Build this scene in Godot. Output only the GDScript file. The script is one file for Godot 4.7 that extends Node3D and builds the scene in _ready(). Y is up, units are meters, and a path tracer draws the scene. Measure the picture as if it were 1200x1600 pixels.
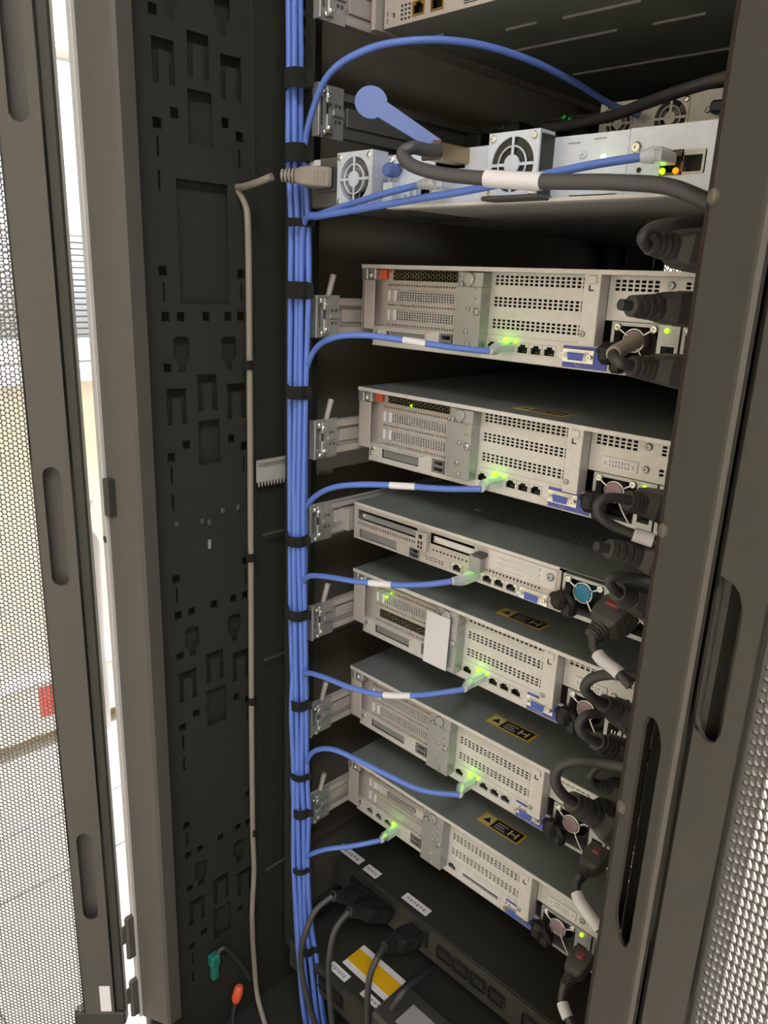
extends Node3D
# Open rear of a server rack: the servers' rear edge is z = 0, x runs along it, y is up, metres.

const U := 0.04445
const SKY := 4.0
const EXPOSURE := 0.45
const LAMP_A := 14.0
const FILL_LAMP_B := 28.0
const FILL_LAMP_C := 38.0
var M := {}
var cache := {}
var used := {}

# ------------------------------------------------------------------ mesh helpers
func V(x: float, y: float, z: float) -> Vector3:
	return Vector3(x, y, z)

func mb() -> SurfaceTool:
	var st := SurfaceTool.new()
	st.begin(Mesh.PRIMITIVE_TRIANGLES)
	return st

# a, b, c, d counter-clockwise seen from outside
func quad(st: SurfaceTool, a: Vector3, b: Vector3, c: Vector3, d: Vector3, g: int = -1) -> void:
	for p in [a, c, b, a, d, c]:
		st.set_smooth_group(g)
		st.add_vertex(p)

func tri(st: SurfaceTool, a: Vector3, b: Vector3, c: Vector3, g: int = -1) -> void:
	for p in [a, c, b]:
		st.set_smooth_group(g)
		st.add_vertex(p)

# box between two corners, with chamfered edges, placed by a transform
func bx(st: SurfaceTool, p0: Vector3, p1: Vector3, ch: float = 0.0, xf: Transform3D = Transform3D.IDENTITY) -> void:
	var a := Vector3(minf(p0.x, p1.x), minf(p0.y, p1.y), minf(p0.z, p1.z))
	var b := Vector3(maxf(p0.x, p1.x), maxf(p0.y, p1.y), maxf(p0.z, p1.z))
	var c := (a + b) * 0.5
	var h := (b - a) * 0.5
	ch = minf(ch, minf(h.x, minf(h.y, h.z)) * 0.9)
	var ax := [Vector3.RIGHT, Vector3.UP, Vector3.BACK]
	for i in 3:
		for s in [-1.0, 1.0]:
			var n: Vector3 = ax[i] * s
			var u: Vector3 = ax[(i + 1) % 3] * s
			var w: Vector3 = ax[(i + 2) % 3]
			var hn: float = h[i]
			var hu: float = h[(i + 1) % 3] - ch
			var hw: float = h[(i + 2) % 3] - ch
			var o: Vector3 = c + n * hn
			quad(st, xf * (o - u * hu - w * hw), xf * (o + u * hu - w * hw), xf * (o + u * hu + w * hw), xf * (o - u * hu + w * hw))
	if ch <= 0.0:
		return
	for i in 3:
		var j := (i + 1) % 3
		var k := (i + 2) % 3
		for sj in [-1.0, 1.0]:
			for sk in [-1.0, 1.0]:
				var e: Vector3 = ax[i] * (h[i] - ch)
				var q0: Vector3 = c + ax[j] * sj * h[j] + ax[k] * sk * (h[k] - ch)
				var q1: Vector3 = c + ax[j] * sj * (h[j] - ch) + ax[k] * sk * h[k]
				if sj * sk > 0.0:
					quad(st, xf * (q0 - e), xf * (q0 + e), xf * (q1 + e), xf * (q1 - e))
				else:
					quad(st, xf * (q1 - e), xf * (q1 + e), xf * (q0 + e), xf * (q0 - e))
	for sx in [-1.0, 1.0]:
		for sy in [-1.0, 1.0]:
			for sz in [-1.0, 1.0]:
				var p := c + Vector3(sx * h.x, sy * (h.y - ch), sz * (h.z - ch))
				var q := c + Vector3(sx * (h.x - ch), sy * h.y, sz * (h.z - ch))
				var r := c + Vector3(sx * (h.x - ch), sy * (h.y - ch), sz * h.z)
				if sx * sy * sz > 0.0:
					tri(st, xf * p, xf * q, xf * r)
				else:
					tri(st, xf * p, xf * r, xf * q)

# flat plate facing +z with rectangular holes [x0, y0, x1, y1]; units of the plate
func plate(st: SurfaceTool, x0: float, y0: float, x1: float, y1: float, z: float, holes: Array, depth: float) -> void:
	var xs := [x0, x1]
	var ys := [y0, y1]
	for h in holes:
		for v in [h[0], h[2]]:
			if v > x0 and v < x1 and not xs.has(v): xs.append(v)
		for v in [h[1], h[3]]:
			if v > y0 and v < y1 and not ys.has(v): ys.append(v)
	xs.sort()
	ys.sort()
	var nx := xs.size() - 1
	var ny := ys.size() - 1
	var solid := []
	for j in ny:
		var row := []
		row.resize(nx)
		row.fill(true)
		solid.append(row)
	for h in holes:
		for j in ny:
			var cy: float = (ys[j] + ys[j + 1]) * 0.5
			if cy < h[1] or cy > h[3]: continue
			for i in nx:
				var cx: float = (xs[i] + xs[i + 1]) * 0.5
				if cx > h[0] and cx < h[2]: solid[j][i] = false
	var zb := z - depth
	for j in ny:
		var i := 0
		while i < nx:
			if not solid[j][i]:
				i += 1
				continue
			var k := i
			while k + 1 < nx and solid[j][k + 1]: k += 1
			quad(st, V(xs[i], ys[j], z), V(xs[k + 1], ys[j], z), V(xs[k + 1], ys[j + 1], z), V(xs[i], ys[j + 1], z))
			quad(st, V(xs[k + 1], ys[j], zb), V(xs[i], ys[j], zb), V(xs[i], ys[j + 1], zb), V(xs[k + 1], ys[j + 1], zb))
			i = k + 1
	for j in ny:
		for i in nx + 1:
			var l: bool = i > 0 and solid[j][i - 1]
			var r: bool = i < nx and solid[j][i]
			if l == r: continue
			if l: quad(st, V(xs[i], ys[j], z), V(xs[i], ys[j], zb), V(xs[i], ys[j + 1], zb), V(xs[i], ys[j + 1], z))
			else: quad(st, V(xs[i], ys[j], zb), V(xs[i], ys[j], z), V(xs[i], ys[j + 1], z), V(xs[i], ys[j + 1], zb))
	for i in nx:
		for j in ny + 1:
			var d: bool = j > 0 and solid[j - 1][i]
			var u: bool = j < ny and solid[j][i]
			if d == u: continue
			if d: quad(st, V(xs[i], ys[j], z), V(xs[i + 1], ys[j], z), V(xs[i + 1], ys[j], zb), V(xs[i], ys[j], zb))
			else: quad(st, V(xs[i], ys[j], zb), V(xs[i + 1], ys[j], zb), V(xs[i + 1], ys[j], z), V(xs[i], ys[j], z))

func grid_holes(x0: float, y0: float, x1: float, y1: float, nx: int, ny: int, fx: float = 0.68, fy: float = 0.72) -> Array:
	var o := []
	var px := (x1 - x0) / (nx - 1 + fx)
	var py := (y1 - y0) / (ny - 1 + fy)
	for j in ny:
		for i in nx:
			o.append([x0 + i * px, y0 + j * py, x0 + i * px + px * fx, y0 + j * py + py * fy])
	return o

func smooth(pts: Array, n: int = 6) -> Array:
	var o := []
	var k := pts.size()
	for i in k - 1:
		var p0: Vector3 = pts[maxi(i - 1, 0)]
		var p1: Vector3 = pts[i]
		var p2: Vector3 = pts[i + 1]
		var p3: Vector3 = pts[mini(i + 2, k - 1)]
		var t0 := 0.0
		var t1 := t0 + maxf(0.0005, sqrt(p0.distance_to(p1)))
		var t2 := t1 + maxf(0.0005, sqrt(p1.distance_to(p2)))
		var t3 := t2 + maxf(0.0005, sqrt(p2.distance_to(p3)))
		for s in n:
			var t := lerpf(t1, t2, float(s) / n)
			var a1 := p0 * ((t1 - t) / (t1 - t0)) + p1 * ((t - t0) / (t1 - t0))
			var a2 := p1 * ((t2 - t) / (t2 - t1)) + p2 * ((t - t1) / (t2 - t1))
			var a3 := p2 * ((t3 - t) / (t3 - t2)) + p3 * ((t - t2) / (t3 - t2))
			var b1 := a1 * ((t2 - t) / (t2 - t0)) + a2 * ((t - t0) / (t2 - t0))
			var b2 := a2 * ((t3 - t) / (t3 - t1)) + a3 * ((t - t1) / (t3 - t1))
			o.append(b1 * ((t2 - t) / (t2 - t1)) + b2 * ((t - t1) / (t2 - t1)))
	o.append(pts[k - 1])
	return o

func basis_along(d: Vector3) -> Basis:
	var z := d.normalized()
	var up := Vector3.UP if absf(z.y) < 0.95 else Vector3.RIGHT
	var x := up.cross(z).normalized()
	return Basis(x, z.cross(x), z)

# swept round tube through finished points, radius constant or one per point
func tube(st: SurfaceTool, pts: Array, r, sides: int = 10, g: int = 1) -> void:
	var n := pts.size()
	var f := basis_along(pts[1] - pts[0])
	var rings := []
	for i in n:
		var d: Vector3 = pts[mini(i + 1, n - 1)] - pts[maxi(i - 1, 0)]
		if d.length() < 1e-7: d = f.z
		d = d.normalized()
		var x := (f.x - d * f.x.dot(d)).normalized()
		f = Basis(x, d.cross(x), d)
		var rr: float = r[i] if r is Array else r
		var ring := []
		for k in sides:
			var a := TAU * k / sides
			ring.append(pts[i] + (f.x * cos(a) + f.y * sin(a)) * rr)
		rings.append(ring)
	for i in n - 1:
		for k in sides:
			var m := (k + 1) % sides
			quad(st, rings[i][k], rings[i][m], rings[i + 1][m], rings[i + 1][k], g)
	for k in range(1, sides - 1):
		tri(st, rings[0][0], rings[0][k + 1], rings[0][k])
		tri(st, rings[n - 1][0], rings[n - 1][k], rings[n - 1][k + 1])

# turned profile: [radius, height along z of xf]
func lathe(st: SurfaceTool, prof: Array, xf: Transform3D, sides: int = 16, g: int = -1) -> void:
	for i in prof.size() - 1:
		for k in sides:
			var a := TAU * k / sides
			var b := TAU * (k + 1) / sides
			var p: Array = prof[i]
			var q: Array = prof[i + 1]
			var p0 := xf * V(cos(a) * p[0], sin(a) * p[0], p[1])
			var p1 := xf * V(cos(b) * p[0], sin(b) * p[0], p[1])
			var q0 := xf * V(cos(a) * q[0], sin(a) * q[0], q[1])
			var q1 := xf * V(cos(b) * q[0], sin(b) * q[0], q[1])
			if p[0] < 1e-6: tri(st, q0, p0, q1, g)
			elif q[0] < 1e-6: tri(st, p0, p1, q0, g)
			else: quad(st, p0, p1, q1, q0, g)

# outline in xy of xf, from z0 to z1
func prism(st: SurfaceTool, poly: PackedVector2Array, z0: float, z1: float, xf: Transform3D = Transform3D.IDENTITY) -> void:
	if Geometry2D.is_polygon_clockwise(poly): poly.reverse()
	var t := Geometry2D.triangulate_polygon(poly)
	var P := func(i: int, z: float) -> Vector3: return xf * V(poly[i].x, poly[i].y, z)
	for k in range(0, t.size(), 3):
		var a := poly[t[k]]
		var b := poly[t[k + 1]]
		var c := poly[t[k + 2]]
		var i0 := t[k]
		var i1 := t[k + 1]
		var i2 := t[k + 2]
		if (b - a).cross(c - a) < 0.0:
			i1 = t[k + 2]
			i2 = t[k + 1]
		tri(st, P.call(i0, z1), P.call(i1, z1), P.call(i2, z1))
		tri(st, P.call(i0, z0), P.call(i2, z0), P.call(i1, z0))
	for i in poly.size():
		var j := (i + 1) % poly.size()
		quad(st, P.call(i, z0), P.call(j, z0), P.call(j, z1), P.call(i, z1))

func rrect(x0: float, y0: float, x1: float, y1: float, r: float, n: int = 4) -> PackedVector2Array:
	var o := PackedVector2Array()
	var cs := [[x1 - r, y1 - r, 0.0], [x0 + r, y1 - r, 0.25], [x0 + r, y0 + r, 0.5], [x1 - r, y0 + r, 0.75]]
	for c in cs:
		for i in n + 1:
			var a: float = TAU * (c[2] + 0.25 * i / n)
			o.append(Vector2(c[0] + cos(a) * r, c[1] + sin(a) * r))
	return o

# perforated sheet cell: hexagon with a round hole, flat-to-flat pitch p along y
func hex_cell(st: SurfaceTool, cx: float, cy: float, p: float, r: float, z: float, t: float) -> void:
	var R := p / sqrt(3.0)
	var zb := z - t
	for k in 12:
		var o := []
		for e in 2:
			var kk := k + e
			var a := TAU * kk / 12.0
			var ro := R if kk % 2 == 0 else p * 0.5
			o.append([V(cx + cos(a) * ro, cy + sin(a) * ro, z), V(cx + cos(a) * r, cy + sin(a) * r, z)])
		var d := V(0, 0, -t)
		quad(st, o[0][1], o[0][0], o[1][0], o[1][1])
		quad(st, o[0][0] + d, o[0][1] + d, o[1][1] + d, o[1][0] + d)
		quad(st, o[0][1] + d, o[0][1], o[1][1], o[1][1] + d)

func hex_sheet(st: SurfaceTool, x0: float, y0: float, nx: int, ny: int, p: float, r: float, z: float, t: float) -> void:
	for i in nx:
		for j in ny:
			hex_cell(st, x0 + i * p * 0.8660254, y0 + (j + (0.5 if i % 2 else 0.0)) * p, p, r, z, t)

func done(st: SurfaceTool) -> ArrayMesh:
	st.generate_normals()
	return st.commit()

func numbered(n: String) -> String:
	if not used.has(n):
		used[n] = 0
		return n
	used[n] += 1
	return "%s_%03d" % [n, used[n]]

func put(called: String, mesh: Mesh, mt: Material, parent: Node = self, at: Vector3 = Vector3.ZERO) -> MeshInstance3D:
	var o := MeshInstance3D.new()
	o.name = numbered(called) if parent == self else called
	o.mesh = mesh
	o.material_override = mt
	parent.add_child(o, true)
	o.position = at
	return o

func obj(called: String, st: SurfaceTool, mt: Material, parent: Node = self, at: Vector3 = Vector3.ZERO) -> MeshInstance3D:
	return put(called, done(st), mt, parent, at)

# one shared mesh per key
func shared(key: String, make: Callable) -> Mesh:
	if not cache.has(key):
		var st := mb()
		make.call(st)
		cache[key] = done(st)
	return cache[key]

func tag(o: Node, label: String, category: String, group: String = "") -> Node:
	o.set_meta("label", label)
	o.set_meta("category", category)
	if group != "": o.set_meta("group", group)
	return o

func thing(called: String, label: String, category: String, at: Vector3 = Vector3.ZERO, group: String = "") -> Node3D:
	var o := Node3D.new()
	o.name = numbered(called)
	add_child(o)
	o.position = at
	tag(o, label, category, group)
	return o

func struct(called: String, st: SurfaceTool, mt: Material, parent: Node = self) -> MeshInstance3D:
	var o := obj(called, st, mt, parent)
	if parent == self: o.set_meta("kind", "structure")
	return o

func onebox(called: String, p0: Vector3, p1: Vector3, mt: Material, parent: Node, ch: float = 0.0) -> MeshInstance3D:
	var st := mb()
	bx(st, p0, p1, ch)
	return obj(called, st, mt, parent)

# ------------------------------------------------------------------ materials
func noise_tex(freq: float, normal: bool, seed_: int, ramp: Gradient = null, strength: float = 2.0) -> NoiseTexture2D:
	var n := FastNoiseLite.new()
	n.seed = seed_
	n.frequency = freq
	n.fractal_octaves = 4
	var t := NoiseTexture2D.new()
	t.width = 256
	t.height = 256
	t.seamless = true
	t.noise = n
	t.as_normal_map = normal
	t.bump_strength = strength
	if ramp: t.color_ramp = ramp
	return t

func mat(key: String, c: Color, rough: float = 0.5, metal: float = 0.0) -> StandardMaterial3D:
	var m := StandardMaterial3D.new()
	m.albedo_color = c
	m.roughness = rough
	m.metallic = metal
	M[key] = m
	return m

func glow(key: String, c: Color, e: float) -> StandardMaterial3D:
	var m := mat(key, c, 0.4)
	m.emission_enabled = true
	m.emission = c
	m.emission_energy_multiplier = e
	return m

func ramp2(a: Color, b: Color) -> Gradient:
	var g := Gradient.new()
	g.set_color(0, a)
	g.set_color(1, b)
	return g

func surface(m: StandardMaterial3D, scale: float, nrm: Texture2D, depth: float, alb: Texture2D = null) -> void:
	m.uv1_triplanar = true
	m.uv1_world_triplanar = true
	m.uv1_scale = Vector3.ONE * scale
	if nrm:
		m.normal_enabled = true
		m.normal_texture = nrm
		m.normal_scale = depth
	if alb: m.albedo_texture = alb

func make_materials() -> void:
	var grain := noise_tex(0.12, true, 3, null, 1.5)
	var mottled := noise_tex(0.02, false, 5, ramp2(Color(0.95, 0.95, 0.95), Color(1, 1, 1)))
	var speck := noise_tex(0.06, false, 9, ramp2(Color(0.8, 0.8, 0.8), Color(1, 1, 1)))
	surface(mat("rack", Color(0.28, 0.272, 0.255), 0.5), 60.0, grain, 0.35, mottled)
	surface(mat("black", Color(0.16, 0.165, 0.145), 0.55), 60.0, grain, 0.3)
	surface(mat("rack_mesh", Color(0.3, 0.29, 0.275), 0.45), 60.0, null, 0.0)
	surface(mat("side", Color(0.66, 0.65, 0.65), 0.5), 40.0, grain, 0.2)
	surface(mat("lid", Color(0.47, 0.495, 0.49), 0.5, 0.15), 45.0, grain, 0.3, mottled)
	surface(mat("zinc", Color(0.745, 0.735, 0.73), 0.45, 0.25), 20.0, grain, 0.08, mottled)
	surface(mat("zinc_pale", Color(0.83, 0.815, 0.81), 0.45, 0.15), 20.0, grain, 0.05, mottled)
	surface(mat("zinc_warm", Color(0.735, 0.70, 0.685), 0.5, 0.2), 20.0, grain, 0.08, mottled)
	surface(mat("steel", Color(0.67, 0.675, 0.675), 0.35, 0.55), 25.0, grain, 0.12, mottled)
	surface(mat("nickel", Color(0.80, 0.83, 0.90), 0.4, 0.2), 20.0, grain, 0.05, mottled)
	mat("chrome", Color(0.85, 0.85, 0.83), 0.22, 0.85)
	mat("brass", Color(0.62, 0.55, 0.42), 0.35, 0.7)
	mat("gold", Color(0.75, 0.6, 0.3), 0.35, 0.8)
	mat("dark", Color(0.075, 0.075, 0.07), 0.6)
	mat("grille", Color(0.4, 0.385, 0.3), 0.4, 0.4)
	mat("blue_cable", Color(0.345, 0.46, 0.78), 0.45)
	mat("blue_tab", Color(0.31, 0.40, 0.66), 0.5)
	mat("blue_plate", Color(0.31, 0.34, 0.68), 0.5)
	mat("vga_blue", Color(0.31, 0.39, 0.74), 0.45)
	mat("navy", Color(0.12, 0.2, 0.3), 0.45)
	mat("black_cable", Color(0.235, 0.235, 0.24), 0.5)
	mat("plug_black", Color(0.275, 0.272, 0.268), 0.55)
	mat("velcro", Color(0.05, 0.05, 0.045), 0.95)
	mat("grey_cable", Color(0.52, 0.49, 0.45), 0.5)
	mat("grey_plug", Color(0.5, 0.47, 0.44), 0.5)
	mat("white", Color(0.84, 0.83, 0.86), 0.6)
	mat("print_grey", Color(0.55, 0.54, 0.55), 0.7)
	mat("cream_print", Color(0.72, 0.67, 0.5), 0.6)
	mat("yellow", Color(0.76, 0.61, 0.14), 0.55)
	mat("bright_yellow", Color(0.85, 0.66, 0.05), 0.55)
	mat("orange", Color(0.85, 0.36, 0.22), 0.5)
	mat("red", Color(0.48, 0.2, 0.19), 0.5)
	mat("red_patch", Color(0.8, 0.22, 0.2), 0.6)
	mat("purple", Color(0.58, 0.48, 0.53), 0.5)
	mat("cyan", Color(0.2, 0.5, 0.66), 0.5)
	mat("teal", Color(0.1, 0.42, 0.36), 0.5)
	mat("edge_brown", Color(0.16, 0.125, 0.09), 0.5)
	mat("edge_light", Color(0.32, 0.31, 0.29), 0.45)  # rounded ridge: catch light and worn paint put into a lighter colour
	mat("buffer", Color(0.36, 0.335, 0.30), 0.5)
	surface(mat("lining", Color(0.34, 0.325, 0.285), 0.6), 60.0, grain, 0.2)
	surface(mat("dark_steel", Color(0.42, 0.42, 0.41), 0.35, 0.4), 25.0, grain, 0.1)
	mat("paper_tan", Color(0.66, 0.60, 0.57), 0.7)
	surface(mat("underside", Color(0.52, 0.54, 0.51), 0.5), 30.0, grain, 0.1)
	mat("brown", Color(0.36, 0.28, 0.24), 0.5)
	var b := mat("boot", Color(0.86, 0.88, 0.92, 0.5), 0.25)
	b.transparency = BaseMaterial3D.TRANSPARENCY_ALPHA
	glow("led_green", Color(0.58, 1.0, 0.04), 6.0)
	glow("led_amber", Color(1.0, 0.5, 0.08), 4.0)
	glow("led_white", Color(0.85, 1.0, 0.7), 4.0)
	surface(mat("pdu_grey", Color(0.2, 0.2, 0.185), 0.5), 60.0, grain, 0.2)
	mat("outlet_black", Color(0.08, 0.08, 0.075), 0.6)
	mat("dark_plug", Color(0.1, 0.1, 0.095), 0.6)
	mat("dac_grey", Color(0.27, 0.265, 0.28), 0.5)
	mat("green_plastic", Color(0.08, 0.3, 0.14), 0.5)
	glow("led_dim", Color(0.1, 0.6, 0.15), 0.6)
	# room
	surface(mat("wall", Color(0.92, 0.89, 0.81), 0.85), 8.0, grain, 0.3, mottled)
	surface(mat("ceiling", Color(0.9, 0.89, 0.86), 0.9), 8.0, grain, 0.2)
	surface(mat("tile", Color(0.84, 0.815, 0.78), 0.4), 3.0, null, 0.0, speck)
	mat("grout", Color(0.4, 0.38, 0.35), 0.9)
	surface(mat("tan", Color(0.62, 0.53, 0.38), 0.7), 10.0, grain, 0.3)
	mat("window_white", Color(0.9, 0.89, 0.86), 0.5)
	mat("ledge", Color(0.85, 0.87, 0.93), 0.4)
	mat("slat", Color(0.2, 0.2, 0.2), 0.5)
	var g := mat("glass", Color(0.9, 0.95, 1.0, 0.08), 0.02)
	g.transparency = BaseMaterial3D.TRANSPARENCY_ALPHA
	glow("lamp", Color(1.0, 0.97, 0.9), 3.0)

# ------------------------------------------------------------------ small hardware
func screw_mesh(r: float) -> Mesh:
	return shared("screw%.4f" % r, func(st: SurfaceTool) -> void:
		lathe(st, [[r, 0.0], [r, r * 0.35], [r * 0.75, r * 0.6], [r * 0.32, r * 0.66], [r * 0.28, r * 0.3], [0.0, r * 0.28]], Transform3D.IDENTITY, 14))

func screw(parent: Node, x: float, y: float, z: float, r: float = 0.003, called: String = "screw", mt: String = "chrome") -> void:
	put(called, screw_mesh(r), M[mt], parent, V(x, y, z))

func rj_mesh() -> Mesh:   # socket facing +z, centred, 14.2 x 11 mm
	return shared("rj", func(st: SurfaceTool) -> void:
		plate(st, -0.0071, -0.0053, 0.0071, 0.0053, 0.0006, [[-0.0058, -0.0040, 0.0058, 0.0020], [-0.0032, 0.0019, 0.0032, 0.0041]], 0.002))

func port(parent: Node, x: float, y: float, z: float, called: String = "network_port", frame: String = "zinc_pale") -> MeshInstance3D:
	var o := put(called, rj_mesh(), M[frame], parent, V(x, y, z))
	put("socket", shared("rjs", func(st: SurfaceTool) -> void:
		bx(st, V(-0.0069, -0.0051, -0.010), V(0.0069, 0.0051, -0.0075))), M.dark, o)
	put("contacts", shared("rjc", func(st: SurfaceTool) -> void:
		for i in 8: bx(st, V(-0.0042 + i * 0.00115, -0.0036, -0.0075), V(-0.0038 + i * 0.00115, -0.0022, -0.0050))), M.brass, o)
	return o

func dsub(parent: Node, x: float, y: float, z: float, w: float, body: String, called: String) -> void:
	var o := put(called, shared("dsub%.3f" % w, func(st: SurfaceTool) -> void:
		bx(st, V(-w / 2 - 0.007, -0.0062, 0), V(w / 2 + 0.007, 0.0062, 0.0012), 0.0004)
		prism(st, PackedVector2Array([Vector2(-w / 2, 0.0042), Vector2(w / 2, 0.0042), Vector2(w / 2 - 0.0016, -0.0042), Vector2(-w / 2 + 0.0016, -0.0042)]), 0.0012, 0.0052)), M.chrome, parent, V(x, y, z))
	put("insert", shared("dsubi%.3f" % w, func(st: SurfaceTool) -> void:
		prism(st, PackedVector2Array([Vector2(-w / 2 + 0.0008, 0.0035), Vector2(w / 2 - 0.0008, 0.0035), Vector2(w / 2 - 0.0022, -0.0035), Vector2(-w / 2 + 0.0022, -0.0035)]), 0.0052, 0.0060)), M[body], o)
	put("pin_holes", shared("dsubp%.3f" % w, func(st: SurfaceTool) -> void:
		for r in 3:
			for i in 5:
				lathe(st, [[0.0006, 0.0060], [0.0, 0.0061]], Transform3D(Basis.IDENTITY, V((i - 2) * w * 0.15 + (r % 2) * 0.001, (r - 1) * 0.0022, 0)), 6)), M.dark, o)
	for s in [-1.0, 1.0]:
		put("jack_screw", shared("jack", func(st: SurfaceTool) -> void:
			lathe(st, [[0.0026, 0], [0.0026, 0.005], [0.0014, 0.005], [0.0014, 0.003], [0, 0.003]], Transform3D.IDENTITY, 6)), M.chrome, o, V(s * (w / 2 + 0.0042), 0, 0.001))

func usb(parent: Node, x: float, y: float, z: float) -> void:
	var o := put("usb_port", shared("usb", func(st: SurfaceTool) -> void:
		plate(st, -0.0075, -0.0032, 0.0075, 0.0032, 0.0008, [[-0.0064, -0.0022, 0.0064, 0.0022]], 0.009)), M.steel, parent, V(x, y, z))
	put("tongue", shared("usbt", func(st: SurfaceTool) -> void:
		bx(st, V(-0.006, 0.0, -0.009), V(0.006, 0.0016, -0.001))
		bx(st, V(-0.0064, -0.0022, -0.0095), V(0.0064, 0.0022, -0.0085))), M.dark, o)

func led(parent: Node, at: Vector3, kind: String, r: float = 0.0016, power: float = 0.0) -> void:
	put("status_light", shared("led%.4f" % r, func(st: SurfaceTool) -> void:
		lathe(st, [[r, 0], [r * 0.9, r * 0.5], [r * 0.5, r * 0.9], [0, r]], Transform3D.IDENTITY, 10)), M[kind], parent, at)
	if power > 0.0:
		var l := OmniLight3D.new()
		l.name = "status_glow"
		l.light_color = M[kind].emission
		l.light_energy = power
		l.light_size = r
		l.omni_range = 3.0
		l.omni_attenuation = 2.0
		l.shadow_enabled = true
		parent.add_child(l, true)
		l.position = at + V(0, 0, 0.004)

# fan opening facing +z: square frame with round opening, hub, ring, spokes
func fan(parent: Node, x: float, y: float, z: float, half: float, r: float, called: String, frame: String) -> void:
	var root := put(called, shared("fanf%.4f%.4f" % [half, r], func(st: SurfaceTool) -> void:
		var n := 32
		for k in n:
			var a := TAU * k / n
			var b := TAU * (k + 1) / n
			var pa := V(cos(a), sin(a), 0)
			var pb := V(cos(b), sin(b), 0)
			var ea := pa / maxf(absf(pa.x), absf(pa.y)) * half
			var eb := pb / maxf(absf(pb.x), absf(pb.y)) * half
			quad(st, pa * r, ea, eb, pb * r)
			var d := V(0, 0, -0.02)
			quad(st, pa * r + d, pa * r, pb * r, pb * r + d)
			quad(st, ea, ea + d, eb + d, eb)), M[frame], parent, V(x, y, z))
	put("fan_guard", shared("fang%.4f" % r, func(st: SurfaceTool) -> void:
		for k in 4:
			var a := TAU * k / 4.0
			bx(st, V(0, -0.0011, 0), V(r, 0.0011, 0.0008), 0, Transform3D(Basis(Vector3.BACK, a), Vector3.ZERO))
		var ring := []
		for k in 25: ring.append(V(cos(TAU * k / 24.0), sin(TAU * k / 24.0), 0.0004 / r) * r * 0.66)
		tube(st, ring, 0.0008, 6)
		lathe(st, [[r * 0.36, -0.0005], [r * 0.36, 0.0010], [0, 0.0012]], Transform3D.IDENTITY, 20)), M[frame], root)
	put("fan_blades", shared("fanb%.4f" % r, func(st: SurfaceTool) -> void:
		lathe(st, [[r * 0.55, -0.018], [r * 0.55, -0.005], [r * 0.45, -0.004], [0, -0.004]], Transform3D.IDENTITY, 20)
		for k in 7:
			var xf := Transform3D(Basis(Vector3.BACK, TAU * k / 7.0) * Basis(Vector3.RIGHT, 0.7), V(0, 0, -0.010))
			bx(st, V(r * 0.5, -r * 0.26, -0.0004), V(r * 0.95, r * 0.26, 0.0004), 0, xf)), M.print_grey, root)
	put("fan_well", shared("fanw%.4f" % r, func(st: SurfaceTool) -> void:
		lathe(st, [[r, -0.0195], [0, -0.0194]], Transform3D.IDENTITY, 24)), M.dark, root)
	screw(root, -half * 0.82, half * 0.82, 0, 0.0028)
	screw(root, half * 0.82, half * 0.82, 0, 0.0028)
	screw(root, -half * 0.82, -half * 0.82, 0, 0.0028)
	screw(root, half * 0.82, -half * 0.82, 0, 0.0028)

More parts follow.
